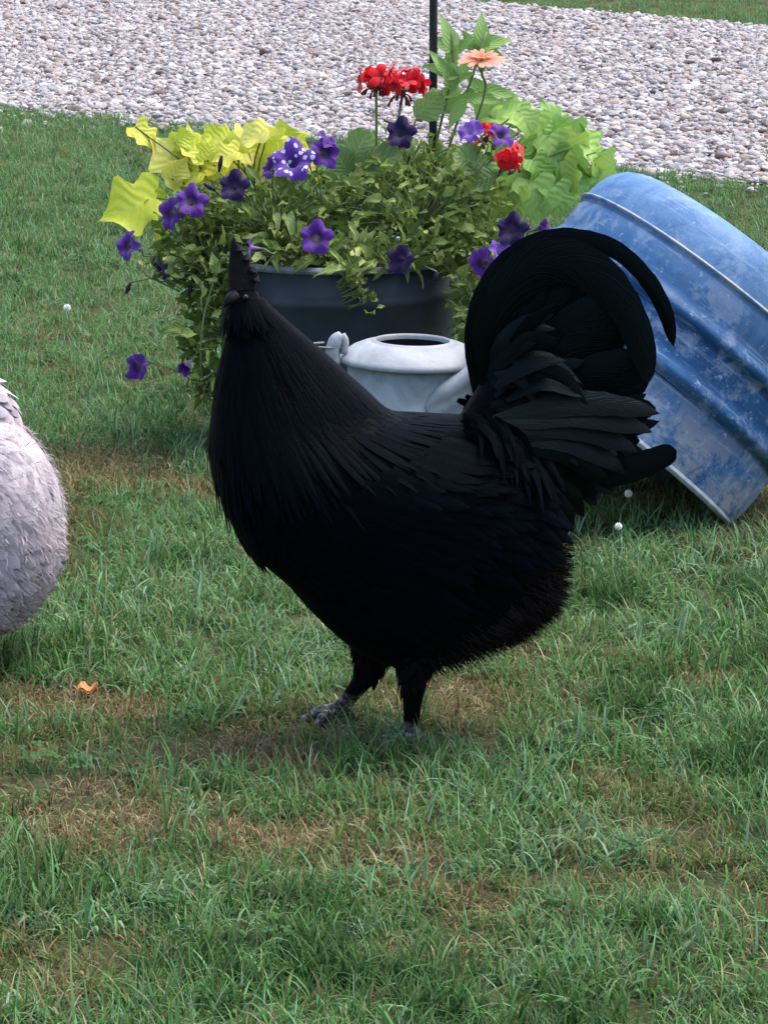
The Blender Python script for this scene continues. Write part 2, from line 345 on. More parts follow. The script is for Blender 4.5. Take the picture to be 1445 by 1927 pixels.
# ------------------------------------------------------------------ scatter (grass, gravel): geometry-node instances, one mass each
def scatter(name, srcs, pts, rots, scls, idx):
    col = bpy.data.collections.new(name + '_pieces')
    for k, me in enumerate(srcs):
        o = bpy.data.objects.new('%s_%02d' % (name, k), me); col.objects.link(o)
    me = bpy.data.meshes.new(name); me.from_pydata([tuple(p) for p in pts], [], [])
    for nm, ty, data in (('rot', 'FLOAT_VECTOR', rots), ('scl', 'FLOAT_VECTOR', scls)):
        a = me.attributes.new(nm, ty, 'POINT'); a.data.foreach_set('vector', np.asarray(data, dtype=np.float32).ravel())
    a = me.attributes.new('idx', 'INT', 'POINT'); a.data.foreach_set('value', np.asarray(idx, dtype=np.int32))
    ob = bpy.data.objects.new(name, me); C.objects.link(ob)
    ng = bpy.data.node_groups.new(name, 'GeometryNodeTree')
    ng.interface.new_socket('Geometry', in_out='INPUT', socket_type='NodeSocketGeometry')
    ng.interface.new_socket('Geometry', in_out='OUTPUT', socket_type='NodeSocketGeometry')
    N = ng.nodes.new; gi, go = N('NodeGroupInput'), N('NodeGroupOutput')
    ci = N('GeometryNodeCollectionInfo'); ci.inputs['Collection'].default_value = col
    ci.inputs['Separate Children'].default_value = True; ci.inputs['Reset Children'].default_value = True
    ip = N('GeometryNodeInstanceOnPoints'); ip.inputs['Pick Instance'].default_value = True
    def na(nm, ty):
        n = N('GeometryNodeInputNamedAttribute'); n.data_type = ty; n.inputs['Name'].default_value = nm
        return [s for s in n.outputs if s.enabled and s.name == 'Attribute'][0]
    L = ng.links.new
    L(gi.outputs[0], ip.inputs['Points']); L(ci.outputs[0], ip.inputs['Instance'])
    L(na('rot', 'FLOAT_VECTOR'), ip.inputs['Rotation']); L(na('scl', 'FLOAT_VECTOR'), ip.inputs['Scale']); L(na('idx', 'INT'), ip.inputs['Instance Index'])
    L(ip.outputs[0], go.inputs[0])
    md = ob.modifiers.new('scatter', 'NODES'); md.node_group = ng
    return tag(ob, None, None, None, 'stuff')

def stone_mesh(k):
    r = random.Random(k)
    phi = (1 + 5**.5)/2
    V = [(-1, phi, 0), (1, phi, 0), (-1, -phi, 0), (1, -phi, 0), (0, -1, phi), (0, 1, phi), (0, -1, -phi), (0, 1, -phi), (phi, 0, -1), (phi, 0, 1), (-phi, 0, -1), (-phi, 0, 1)]
    Fc = [(0,11,5),(0,5,1),(0,1,7),(0,7,10),(0,10,11),(1,5,9),(5,11,4),(11,10,2),(10,7,6),(7,1,8),(3,9,4),(3,4,2),(3,2,6),(3,6,8),(3,8,9),(4,9,5),(2,4,11),(6,2,10),(8,6,7),(9,8,1)]
    a, b, c = r.uniform(.8, 1.25), r.uniform(.6, .95), r.uniform(.4, .7)
    mb = MB(); mb.add([(Vector(v).normalized().x*a*r.uniform(.8, 1.15), Vector(v).normalized().y*b*r.uniform(.8, 1.15), Vector(v).normalized().z*c*r.uniform(.8, 1.15)) for v in V], Fc)
    return mb.mesh('stone', M['stone'], smooth=(k % 3 == 0))
stones = [stone_mesh(k) for k in range(10)]
N = 135000
P = []; gx = rng.uniform(-3.4, 4.0, N); gu = rng.uniform(0, 1, N)
ne = np.array([near_edge(x) for x in gx]); fe = np.array([far_edge(x) for x in gx])
gy = ne + (fe - ne)*gu
hw = 0.1075*gy + 0.9
keep = (np.abs(gx) < hw) & (gy < 23)
gx, gy = gx[keep], gy[keep]
# a few strays lie in the grass edge
ex = rng.uniform(-3, 3, 900); ey = np.array([near_edge(x) for x in ex]) - np.abs(rng.normal(0, 0.22, 900))
gx = np.concatenate([gx, ex]); gy = np.concatenate([gy, ey]); n = len(gx)
sz = np.clip(rng.lognormal(math.log(0.0098), 0.45, n), 0.005, 0.028)
scatter('gravel', stones, np.stack([gx, gy, 0.006 + sz*0.35*rng.uniform(.3, 1.2, n)], 1),
        np.stack([rng.normal(0, .25, n), rng.normal(0, .25, n), rng.uniform(0, 6.28, n)], 1), np.repeat(sz[:, None], 3, 1), rng.integers(0, 10, n))

# grass clumps
GREEN = [(0.046, 0.126, 0.022), (0.068, 0.178, 0.036), (0.098, 0.228, 0.060), (0.052, 0.146, 0.044), (0.15, 0.29, 0.115)]
LUSH = [(0.022, 0.072, 0.014), (0.030, 0.092, 0.020), (0.048, 0.128, 0.034), (0.040, 0.10, 0.016)]
PALE = [(0.135, 0.24, 0.115), (0.21, 0.33, 0.19), (0.10, 0.19, 0.075), (0.18, 0.27, 0.10)]
DRY = [(0.22, 0.155, 0.075), (0.30, 0.225, 0.115), (0.13, 0.088, 0.040), (0.40, 0.32, 0.19), (0.17, 0.105, 0.055)]
OLIVE = [(0.095, 0.125, 0.026), (0.14, 0.165, 0.045), (0.075, 0.105, 0.024), (0.18, 0.19, 0.07)]
def clump(seed, pal, nb, length, rad, width, lean):
    r = random.Random(seed); mb = MB()
    for b in range(nb):
        a, d = r.uniform(0, 6.283), rad*math.sqrt(r.random())
        bx, by = d*math.cos(a), d*math.sin(a)
        L = length*r.uniform(.45, 1.25); wd = width*r.uniform(.6, 1.3)
        dr = r.uniform(0, 6.283); ln = lean*r.uniform(.25, 1.5)
        c = r.choice(r.choice(pal)); k = r.uniform(.75, 1.2); c = tuple(q*k for q in c)
        dx, dy = math.cos(dr), math.sin(dr); sx, sy = -dy, dx
        tw = r.uniform(-.8, .8)
        v, n = [], 4
        x = y = z = 0.0; ang = 0.12*ln
        for q in range(n+1):
            u = q/n; ww = wd*(1 - u**1.7)*0.5 + 0.00012
            cs, sn = math.cos(tw*u), math.sin(tw*u)
            wx, wy = sx*cs + dx*sn*.6, sy*cs + dy*sn*.6
            v += [(bx + dx*x + wx*ww, by + dy*x + wy*ww, z + sn*ww*.6), (bx + dx*x - wx*ww, by + dy*x - wy*ww, z - sn*ww*.6)]
            ang += ln*0.42
            x += L/n*math.sin(ang); z = max(0.003, z + L/n*math.cos(ang))
        f = [(2*q, 2*q+1, 2*q+3, 2*q+2) for q in range(n)]
        cols = []
        tip = tuple(0.6*q + 0.4*e for q, e in zip(c, (0.20, 0.20, 0.10))) if r.random() < .35 else c
        for q in range(n+1):
            cc = tuple(a_*(1-q/n) + b_*q/n for a_, b_ in zip(c, tip)); cols += [cc, cc]
        mb.add(v, f, cols)
    return mb.mesh('grass_clump', M['grass'])
SRC = []
def src(nvar, *a):
    i = len(SRC)
    for k in range(nvar): SRC.append(clump(len(SRC)*17+3, *a))
    return list(range(i, len(SRC)))
G_green = src(6, [GREEN]*7 + [PALE]*2 + [OLIVE]*2 + [DRY], 32, 0.058, 0.05, 0.0034, 1.05)
G_olive = src(4, [OLIVE, GREEN, DRY, OLIVE], 30, 0.050, 0.05, 0.0031, 1.2)
G_dry = src(5, [DRY, DRY, DRY, OLIVE], 40, 0.045, 0.055, 0.0027, 1.6)
G_lush = src(4, [LUSH, LUSH, LUSH, GREEN], 34, 0.066, 0.045, 0.0036, 0.9)
G_pale = src(4, [PALE, PALE, GREEN], 24, 0.070, 0.045, 0.0042, 1.15)
G_tall = src(3, [PALE, GREEN, OLIVE], 9, 0.12, 0.03, 0.0032, 0.7)
def weed(seed):
    r = random.Random(seed); mb = MB()
    for k in range(9):
        a, d = r.uniform(0, 6.28), .04*math.sqrt(r.random()); x, y_, z = d*math.cos(a), d*math.sin(a), r.uniform(.018, .04)
        c = r.choice([(0.045, 0.12, 0.03), (0.07, 0.16, 0.04), (0.06, 0.14, 0.05)])
        mb.add([(x-.0006, y_, 0), (x+.0006, y_, 0), (x+.0006, y_, z), (x-.0006, y_, z)], [(0, 1, 2, 3)], c)
        a0 = r.uniform(0, 6.28); R = r.uniform(.007, .011)
        for j in range(3):
            b = a0 + j*2.094; dx, dy = math.cos(b), math.sin(b); v = [(x, y_, z)]
            for u, hw_ in ((.45, .38), (.9, .42), (1.0, .0), (.9, -.42), (.45, -.38)): v.append((x + R*(dx*u - dy*hw_), y_ + R*(dy*u + dx*hw_), z + R*(.18*abs(hw_) - .1*u*r.uniform(.5, 2))))
            mb.add(v, [(0, 1, 2, 3), (0, 3, 4, 5)], c)
    return mb.mesh('weed_clump', M['grass'])
G_weed = list(range(len(SRC), len(SRC)+3)); SRC += [weed(k) for k in range(3)]
blobs = []     # (ground point, radius x, radius y, what, strength)
def blob(px, py, rx, ry, what, s=1.0):
    p = ground(px, py); sc = F/p.y
    ry_m = ry/ (F*CAM_H/(p.y**2)) if ry else 0
    blobs.append((p.x, p.y, rx/sc, ry_m, what, s))
for a in [(190, 1560, 170, 60, 'dry', 1.3), (640, 1600, 240, 60, 'dry', .6), (620, 1400, 200, 50, 'dry', .7), (90, 1480, 80, 60, 'dry', .7), (560, 1590, 180, 60, 'dry', .8), (700, 1650, 110, 50, 'dry', .8), (620, 1450, 130, 60, 'dry', .8), (470, 1400, 120, 50, 'dry', .6),
          (170, 1330, 150, 35, 'dry', 1.0), (60, 1340, 90, 40, 'dry', .8), (370, 870, 110, 30, 'dry', .7), (330, 930, 90, 25, 'dry', .4), (960, 1270, 130, 50, 'dry', .45), (1300, 1280, 120, 40, 'dry', .4), (880, 1760, 160, 50, 'dry', .45),
          (1390, 1770, 70, 50, 'dry', .5), (300, 1450, 160, 50, 'dry', .5), (800, 1570, 120, 40, 'dry', .55), (230, 610, 60, 14, 'dry', .4), (380, 1780, 60, 40, 'dry', .3), (1100, 1230, 120, 30, 'dry', .4), (60, 1880, 90, 40, 'dry', .45),
          (430, 1830, 150, 70, 'lush'), (90, 1700, 120, 60, 'lush', .7), (1170, 1780, 130, 70, 'green', .6), (80, 1230, 120, 50, 'lush', .9), (330, 780, 90, 60, 'lush', .7), (640, 1480, 50, 30, 'lush', .8), (1330, 1450, 140, 60, 'lush', .4),
          (860, 1510, 90, 45, 'pale', .9), (1280, 1050, 220, 70, 'pale', .75), (1180, 1580, 130, 60, 'pale', .5), (420, 1130, 150, 90, 'pale', .55), (560, 1250, 80, 60, 'pale', .6), (170, 1180, 90, 60, 'pale', .5), (700, 1680, 80, 40, 'pale', .5)]: blob(*a)
pts, rots, scls, idx = [], [], [], []
def try_pt(x, y, far, k=1.0, force=None):
    p = rng.random()
    kind = None
    for bx, by, rx, ry, what, s in blobs:
        d = ((x-bx)/rx)**2 + ((y-by)/ry)**2
        if d < 1.6 and rng.random() < s*math.exp(-d*0.9): kind = what
    if kind is None:
        n1_ = noise.noise(Vector((x*1.7, y*1.1, 3.3))); n2_ = noise.noise(Vector((x*5, y*3.4, 9.1)))
        v = n1_*0.7 + n2_*0.6
        if v > 0.34 and y < 8: kind = 'dry' if rng.random() < .6 else 'olive'
        elif v > 0.16: kind = 'olive'
        elif v < -0.24: kind = 'lush'
        elif rng.random() < 0.16: kind = 'pale'
        else: kind = 'green'
        if y > 6.6 and kind in ('olive', 'lush', 'dry') and rng.random() < .7: kind = 'green' if rng.random() < .8 else 'pale'
    if rng.random() < .008 and y < 9: kind = 'tall'
    if kind in ('green', 'lush', 'olive') and rng.random() < .035*(1 + 3*max(0, noise.noise(Vector((x*2.3, y*1.6, 40))))): kind = 'weed'
    if force: kind = force
    g = {'green': G_green, 'olive': G_olive, 'dry': G_dry, 'lush': G_lush, 'pale': G_pale, 'tall': G_tall, 'weed': G_weed}[kind]
    s = rng.uniform(.55, 1.0)*(0.9 if y < 7 else .8)
    if kind == 'dry': s *= rng.uniform(.5, .9)
    hz = rng.uniform(.8, 1.2); s *= k
    if kind == 'dry' and not force:
        for _ in range(2): try_pt(x + rng.normal(0, .03), y + rng.normal(0, .03), far, 1.1, 'dry')
    if y > 12.2 or far: s *= 1.0
    pts.append((x, y, 0)); rots.append((rng.normal(0, .1), rng.normal(0, .1), rng.uniform(0, 6.283))); scls.append((s, s, s*hz)); idx.append(g[rng.integers(0, len(g))])
y = 2.9
def dens(y): return 980 if y < 5.2 else 860 if y < 7.5 else 640
for band0, band1 in ((2.9, 4), (4, 5.2), (5.2, 6.5), (6.5, 8), (8, 10), (10, 12), (12, 15.5)):
    hwid = 0.1075*band1 + 0.65; area = (band1-band0)*2*hwid
    for _ in range(int(area*dens((band0+band1)/2))):
        x, yy = rng.uniform(-hwid, hwid), rng.uniform(band0, band1)
        edge = near_edge(x) + 0.10*noise.noise(Vector((x*2.2, 5.0, 0))) + 0.06*noise.noise(Vector((x*9, 1.0, 0)))
        if yy > edge + rng.normal(0, .05): continue
        # keep clear of the standing vessels and the drum's mouth
        if math.hypot(x + 0.092, yy - 6.75) < 0.24 or math.hypot(x - 0.042, yy - 6.15) < 0.12: continue
        try_pt(x, yy, False)
for _ in range(5200):
    x = rng.uniform(-1.0, 4.2); yy = far_edge(x) + rng.normal(0, .08) + 5.0*rng.random()**1.4
    if abs(x) > 0.1075*yy + 1.2: continue
    try_pt(x, yy, True)
for px_, py_, rx_, n_ in ((755, 1440, 80, 14), (735, 1422, 60, 10), (790, 1424, 40, 6)):
    for _ in range(n_):
        g = ground(px_ + rng.normal(0, rx_*.5), py_ + rng.normal(0, 9)); try_pt(g.x, g.y, False, 1.0, ('olive', 'green', 'lush')[rng.integers(0, 3)])
scatter('grass', SRC, pts, rots, scls, idx)

# ------------------------------------------------------------------ birds: loft, feathers
class Loft:
    """body lofted from silhouette chords: each station (A px, B px, half width m) on the plane Y"""
    def __init__(s, st, Y, n=60):
        raw = []
        for a, b, wd in st:
            A, B = at(*a, Y), at(*b, Y); raw.append((A.x, A.z, B.x, B.z, wd))
        s.R = np.array(catmull(raw, n)); s.n = n; s.Y = Y
    def p(s, u, th, grow=0.0):
        k = u*(s.n-1); i = min(int(k), s.n-2); q = k - i
        ax, az, bx, bz, wd = s.R[i]*(1-q) + s.R[i+1]*q
        cx, cz = (ax+bx)/2, (az+bz)/2; hx, hz = (bx-ax)/2, (bz-az)/2
        c, sn = math.cos(th), math.sin(th)
        c = math.copysign(abs(c)**0.92, c); sn = math.copysign(abs(sn)**0.86, sn)
        L = math.hypot(hx, hz) + 1e-9; e = 1 + grow/L
        return Vector((cx + hx*c*e, s.Y - (wd+grow)*sn, cz + hz*c*e))     # th=pi/2 faces the camera
    def frame(s, u, th):
        e = 0.01
        p = s.p(u, th); du = s.p(min(1, u+e), th) - s.p(max(0, u-e), th); dt = s.p(u, th+.03) - s.p(u, th-.03)
        n = dt.cross(du)
        cen = s.p(u, 0)*.5 + s.p(u, math.pi)*.5
        if n.length < 1e-9: n = p - cen
        n.normalize()
        if n.dot(p - cen) < 0: n = -n
        if du.length < 1e-9: du = Vector((1, 0, 0))
        return p, du.normalized(), n
    def mesh(s, mb, nu=70, nth=28):
        v = [s.p(k/(nu-1), 2*math.pi*j/nth) for k in range(nu) for j in range(nth)]
        f = [(k*nth+j, k*nth+(j+1) % nth, (k+1)*nth+(j+1) % nth, (k+1)*nth+j) for k in range(nu-1) for j in range(nth)]
        f += [tuple(range(nth))[::-1], tuple(range((nu-1)*nth, nu*nth))]
        mb.add(v, f)
def feather(mb, p, d, n, L, W, lift=0.12, curl=0.1, col=(1, 1, 1), point=0.5, mi=0, ns=5, grad=0):
    """a small contour feather lying along d on a surface with normal n"""
    d = d.normalized(); n = (n - d*n.dot(d)).normalized(); b = n.cross(d)
    v, uv, f = [], [], []
    for k in range(ns):
        u = k/(ns-1)
        wv = W*0.5*(math.sin(math.pi*min(1, (0.18 + 0.82*u)))**0.6 if point < .6 else (0.35 + 0.65*math.sin(math.pi*u*0.9))*(1-u)**0.35*1.1)
        if k == ns-1: wv = W*0.05
        h = lift*L*u - curl*L*u*u + 0.001
        c = p + d*(L*u) + n*h
        for e in (-1, 0, 1):
            v.append(c + b*(wv*e) - n*(abs(e)*wv*0.22)); uv.append((u, e))
    for k in range(ns-1):
        for j in range(2): f.append((3*k+j, 3*k+j+1, 3*k+j+4, 3*k+j+3))
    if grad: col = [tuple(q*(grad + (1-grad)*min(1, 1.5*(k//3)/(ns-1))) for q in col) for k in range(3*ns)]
    mb.add(v, f, col, uv, mi)
def plume(mb, px, widths, Y, cup=0.10, yo=0.0, yo_tip=None, n=18, side=1, col=(1, 1, 1), rag=0.04, roll=0.0):
    """a long tail feather drawn along pixels on the bird's own plane, with cupped cross-section and thickness"""
    sc = Y/F*1.02
    P = catmull(px, n); W = np.interp(np.linspace(0, 1, n), np.linspace(0, 1, len(widths)), widths)
    v, uv, f = [], [], []
    for k in range(n):
        t = P[min(k+1, n-1)] - P[max(k-1, 0)]; t /= np.linalg.norm(t); nn = np.array((-t[1], t[0]))
        u = k/(n-1); y = Y + yo + ((yo_tip if yo_tip is not None else yo) - yo)*u
        hw_ = W[k]/2*(1 + random.uniform(-rag, rag))
        if u > .86: hw_ *= max(.06, math.sqrt(max(0, 1 - ((u-.86)/.14)**2)))
        for e in (-1, -0.5, 0, 0.5, 1):
            q = P[k] + nn*hw_*e
            pt = at(q[0], q[1], Y); v.append(Vector((pt.x, y + side*cup*abs(e)**1.5*hw_*sc - roll*e*hw_*sc, pt.z))); uv.append((u, e))
    for k in range(n-1):
        for j in range(4): f.append((5*k+j, 5*k+j+1, 5*k+j+6, 5*k+j+5))
    # thin back layer so that the vane is not a bare sheet
    b = len(v); v += [Vector((p.x, p.y + side*0.0016, p.z)) for p in v[:b]]; uv += uv[:b]
    f += [tuple(i + b for i in q)[::-1] for q in f[:]]
    mb.add(v, f, col, uv)
def solid(name, mb, mat, parent, voxel):
    """weld overlapping closed shapes into one continuous skin"""
    me = mb.mesh(name + '_raw', mat, org(parent)); o = bpy.data.objects.new(name + '_raw', me); C.objects.link(o)
    r = o.modifiers.new('r', 'REMESH'); r.mode = 'VOXEL'; r.voxel_size = voxel; r.use_smooth_shade = True
    sm = o.modifiers.new('s', 'SMOOTH'); sm.factor = 0.5; sm.iterations = 4
    dg = bpy.context.evaluated_depsgraph_get(); ne_ = bpy.data.meshes.new_from_object(o.evaluated_get(dg))
    bpy.data.objects.remove(o); ne_.name = name
    ne_.materials.clear(); ne_.materials.append(mat)
    ob = bpy.data.objects.new(name, ne_); C.objects.link(ob); ob.parent = parent
    return ob

# ---- black rooster
YR = 4.60
st = [((436, 548), (476, 540), .014), ((428, 575), (500, 568), .024), ((430, 615), (536, 602), .030), ((418, 670), (594, 652), .044), ((406, 740), (664, 715), .064),
      ((400, 800), (734, 776), .084), ((405, 875), (798, 786), .104), ((428, 955), (850, 788), .120), ((466, 1025), (895, 792), .130), ((536, 1088), (955, 806), .132),
      ((604, 1163), (1015, 856), .126), ((672, 1222), (1045, 935), .112), ((755, 1252), (1052, 1012), .095), ((850, 1230), (1050, 1078), .074), ((935, 1194), (1034, 1122), .044), ((975, 1175), (1015, 1148), .015)]
LR = Loft(st, YR)
r_loc = (at(770, 1405, YR).x, YR, 0)
rooster = thing('rooster', r_loc, 'glossy black rooster with arched sickle tail standing on the grass before the flower tub', 'rooster')
mb = MB(); LR.mesh(mb)
def leg(mb, hip, knee_px, hock_px, foot_px, Yl, r0, toes_dir):
    g = ground(*foot_px); g = Vector((at(foot_px[0], foot_px[1], Yl).x, Yl, 0.010))
    k = at(*knee_px, Yl); h = at(*hock_px, Yl); top = at(*hip, Yl + (0.02 if Yl < YR else -0.02))
    tube(mb, [top, k, h], [r0, r0*0.66, 0.016], 12, 12)
    tube(mb, [h, h*.5 + g*.5, g], [0.017, 0.0125, 0.0115], 10, 10)
    for a, L in toes_dir:
        d = Vector((math.cos(a), math.sin(a), 0))
        tube(mb, [g + Vector((0, 0, .004)), g + d*L*.5 + Vector((0, 0, .004)), g + d*L + Vector((0, 0, -.008))], [0.012, 0.0085, 0.0035], 8, 8)
leg(mb, (800, 1140), (785, 1218), (778, 1285), (772, 1420), 4.555, .056, [(math.pi, .085), (math.pi-.6, .075), (math.pi+.6, .075), (.3, .035)])
leg(mb, (730, 1130), (708, 1210), (694, 1266), (632, 1362), 4.70, .050, [(math.pi+.35, .062), (math.pi-.35, .055), (math.pi+1.0, .06), (.2, .03)])
tube(mb, [at(930, 930, YR), at(945, 800, YR), at(960, 690, YR)], [.075, .06, .025], 14, 12)       # rump carrying the tail
solid('body', mb, M['rbody'], rooster, 0.006)
# comb, wattles, beak, eyes: head turned towards the photographer's left
mb = MB()
prof = [((434, 566), (482, 560)), ((430, 540), (483, 540)), ((430, 515), (480, 525)), ((431, 490), (474, 505)), ((433, 470), (464, 487)), ((436, 455), (452, 468)), ((438, 445), (444, 449))]
v, f = [], []
for k, (a, b) in enumerate(prof):
    A, B = at(*a, YR), at(*b, YR); th = 0.0085*(1 - k/7)
    for e in range(10):
        q = 2*math.pi*e/10; c = A.lerp(B, .5 + .5*math.cos(q)); v.append(c + Vector((0, -th*math.sin(q), 0)))
for k in range(len(prof)-1):
    for e in range(10): f.append((k*10+e, k*10+(e+1) % 10, (k+1)*10+(e+1) % 10, (k+1)*10+e))
f.append(tuple(range((len(prof)-1)*10, len(prof)*10)))
mb.add(v, f)
for k, (a, tip) in enumerate([((475, 512), (479, 501)), ((465, 490), (467, 478)), ((452, 472), (452, 462)), ((480, 528), (485, 518))]):       # comb points
    tube(mb, [at(*a, YR), at(*tip, YR)], [.0085, .0015], 8, 4)
mb.build('comb', M['comb'], rooster)
mb = MB(); tube(mb, [at(444, 558, YR-.010), at(430, 566, YR-.018), at(423, 578, YR-.022)], [.0095, .007, .001], 10, 8); mb.build('beak', M['horn'], rooster)
for s_ in (-1, 1):
    mb = MB(); tube(mb, [at(446, 580, YR+s_*.012-.004), at(440, 602, YR+s_*.014-.004), at(443, 622, YR+s_*.013-.004)], [.006, .010, .003], 10, 10); mb.build('wattle', M['comb'], rooster)
    mb = MB(); c = at(462, 560, YR + s_*0.021); lathe(mb, [(0.0006, -.0042), (.003, -.003), (.0042, 0), (.003, .003), (.0006, .0042)], Matrix.Translation(c), 12); mb.build('eye', M['eye'], rooster)
# plumage
mb = MB(); hk = MB(); wg = {-1: MB(), 1: MB()}; fl = MB()
def blackcol():
    k = random.uniform(.6, 1.5); return (k, k*random.uniform(.9, 1.15), k*random.uniform(.9, 1.2))
for _ in range(6600):
    u = random.random()**0.85; th = random.uniform(0, 2*math.pi)
    p, d, n = LR.frame(u, th)
    if u < .44:
        if u < .04: continue
        if u > .34: feather(mb, p - n*.003, d, n, random.uniform(.04, .05), random.uniform(.02, .028), .05, .1, blackcol(), .4)
        if u > .36 and random.random() < (u-.36)/.08: continue
        feather(hk, p, d, n, random.uniform(.05, .085)*(.5 + 1.6*u), random.uniform(.008, .013), .05, .06, blackcol(), .9)
    elif u < .82:
        sd_ = math.sin(th)
        if .5 < u < .7 and abs(sd_) > .62:
            dd = (d + Vector((.9, 0, -.1))).normalized(); g = wg[-1 if sd_ > 0 else 1]
            feather(g, p + n*.006, dd, n, random.uniform(.06, .095), random.uniform(.02, .028), .06, .1, blackcol(), .4)
        else:
            e_ = max(0, min(1, (u-.62)/.2))
            feather(mb, p - n*.004*e_, d, n, random.uniform(.04, .06)*(1-.45*e_), random.uniform(.02, .03)*(1-.3*e_), .06, .1 + .3*e_, blackcol(), .4)
    else:
        k = random.uniform(.5, 1.3); feather(fl, p, (d + n*.25).normalized(), n, random.uniform(.02, .034), random.uniform(.003, .006), .1, .12, (k, k, k), .9)
tag(mb.build('plumage', M['black'], rooster), kind='stuff'); tag(hk.build('neck_hackle', M['black'], rooster), kind='stuff')
for s_ in wg: wg[s_].build('wing', M['black'], rooster)
# soft fluff at the vent
for _ in range(3600):
    u = random.uniform(.80, 1.0); th = random.uniform(-.9, math.pi+.9)
    p, d, n = LR.frame(u, th)
    dd = (n*.9 + Vector((.7, 0, -.25)) + Vector((random.gauss(0, .25), random.gauss(0, .25), random.gauss(0, .3)))).normalized()
    k = random.uniform(.4, 1.4); feather(fl, p - n*.006, dd, Vector((random.gauss(0, 1), -1, random.gauss(0, 1))), random.uniform(.014, .036), random.uniform(.0007, .002), .1, .05, (k, k*.95, k*.95), .9, ns=4)
for s_, hy in ((-1, 4.555), (1, 4.665)):                     # thigh feathers
    a, b = (at(795, 1165, hy), at(779, 1278, hy)) if s_ < 0 else (at(718, 1155, hy), at(696, 1262, hy))
    for _ in range(160):
        u = random.random(); th = random.uniform(0, 6.283); r = .044*(1-u) + .015*u
        n = Vector((math.cos(th), math.sin(th), 0)); feather(fl, a.lerp(b, u) + n*r*.95, (b-a).normalized(), n, random.uniform(.02, .035), random.uniform(.008, .014), .08, .1, (.4, .4, .45), .5)
tag(fl.build('fluff', M['fluff'], rooster), kind='stuff')
# tail: two long sickles, then lesser ones and the fan
def sick(name, px, wd, **k):
    m_ = MB(); plume(m_, px, wd, YR, **k); m_.build(name, M['sickle'], rooster)
sick('sickle_feather', [(915, 770), (902, 660), (915, 575), (955, 505), (1020, 462), (1090, 455), (1160, 476), (1217, 528), (1254, 592), (1271, 660)], [40, 55, 58, 54, 46, 40, 36, 34, 33, 31, 28], yo=.018, yo_tip=.035, n=44)
sick('sickle_feather', [(945, 780), (925, 650), (950, 560), (1010, 495), (1075, 490), (1135, 525), (1180, 585), (1205, 650), (1217, 712)], [50, 70, 84, 90, 88, 82, 72, 60, 50, 42], yo=-.012, yo_tip=-.03, n=44, side=1)
rf = random.Random(5)
for k in range(22):
    a0 = -1.25 + 2.0*k/21 + rf.uniform(-.12, .12); L = rf.uniform(120, 205)*(1 - .15*abs(a0)); x0, y0 = rf.uniform(915, 960), 690 + 95*k/21 + rf.uniform(-30, 30)
    bend = rf.uniform(.5, 1.1); P_ = [(x0, y0)]
    for q in range(1, 5):
        aa = a0 - .35 + bend*q/4; P_.append((P_[-1][0] + L/4*math.cos(aa), P_[-1][1] + L/4*math.sin(aa)))
    wd = rf.uniform(26, 44); m_ = MB(); dp = -rf.uniform(.024, .062) if k % 4 else .03
    plume(m_, P_, [12, wd*.8, wd, wd*.9, wd*.6, 6], YR, yo=dp, yo_tip=dp*rf.uniform(1.0, 1.5), n=20, roll=rf.uniform(-.1, .8), rag=.07); m_.build('lesser_sickle', M['sickle'], rooster)
fan = [((1020, 492), 70), ((1070, 505), 76), ((1115, 530), 78), ((1148, 560), 80), ((1168, 592), 78), ((1180, 628), 70), ((1198, 664), 56), ((1212, 695), 56), ((1222, 725), 56), ((1232, 765), 56), ((1226, 800), 56), ((1205, 835), 54), ((1180, 870), 54), ((1150, 905), 54), ((1125, 935), 50)]
for k, ((tx, ty), wd) in enumerate(fan):
    bx, by = 945 + k*3, 800 + k*9
    mx, my = bx*.45 + tx*.55 - 12, by*.45 + ty*.55 - 34
    m_ = MB(); plume(m_, [(bx, by), (mx, my), (tx, ty)], [26, wd, wd*1.08, wd*.95, wd*.7], YR, yo=.012*((k % 3)-1), yo_tip=.016*((k % 3)-1) + .004*k/15, n=24)
    m_.build('tail_feather', M['sickle'], rooster)
m_ = MB(); plume(m_, [(1080, 900), (1160, 885), (1225, 862), (1270, 842)], [40, 50, 50, 46, 36], YR, yo=-.02, n=24); m_.build('tail_feather', M['sickle'], rooster)
for k, (tx, ty) in enumerate([(1150, 925), (1122, 948), (1098, 972), (1078, 992), (1064, 1012), (1205, 800), (1238, 790), (1215, 740)]):
    m_ = MB(); bx, by = 985 + 4*k, 850 + 6*k; plume(m_, [(bx, by), ((bx+tx)/2 + 6, (by+ty)/2 - 16), (tx, ty)], [30, 44, 42, 30, 14], YR, yo=-.03 + .008*(k % 4), yo_tip=-.02 + .008*(k % 5), n=20, roll=.3); m_.build('tail_feather', M['sickle'], rooster)
for k, (tx, ty) in enumerate([(1238, 772), (1224, 806), (1196, 842), (1172, 880), (1148, 912), (1120, 938), (1096, 962), (1076, 986), (1062, 1010), (1044, 1034), (1160, 850), (1112, 905), (1060, 960)]):
    m_ = MB(); bx, by = 925 + 3*k, 770 + 9*k; yo_ = -.055 - .004*(k % 5)
    plume(m_, [(bx, by), (bx*.55 + tx*.45 + 14, by*.55 + ty*.45 - 26), (bx*.2 + tx*.8 + 10, by*.2 + ty*.8 - 14), (tx, ty)], [16, 38, 44, 36, 22, 6], YR, yo=yo_ - .02, yo_tip=yo_ + .03, n=22, roll=rf.uniform(.1, .7), rag=.06); m_.build('covert_feather', M['sickle'], rooster)
sd_ = MB()
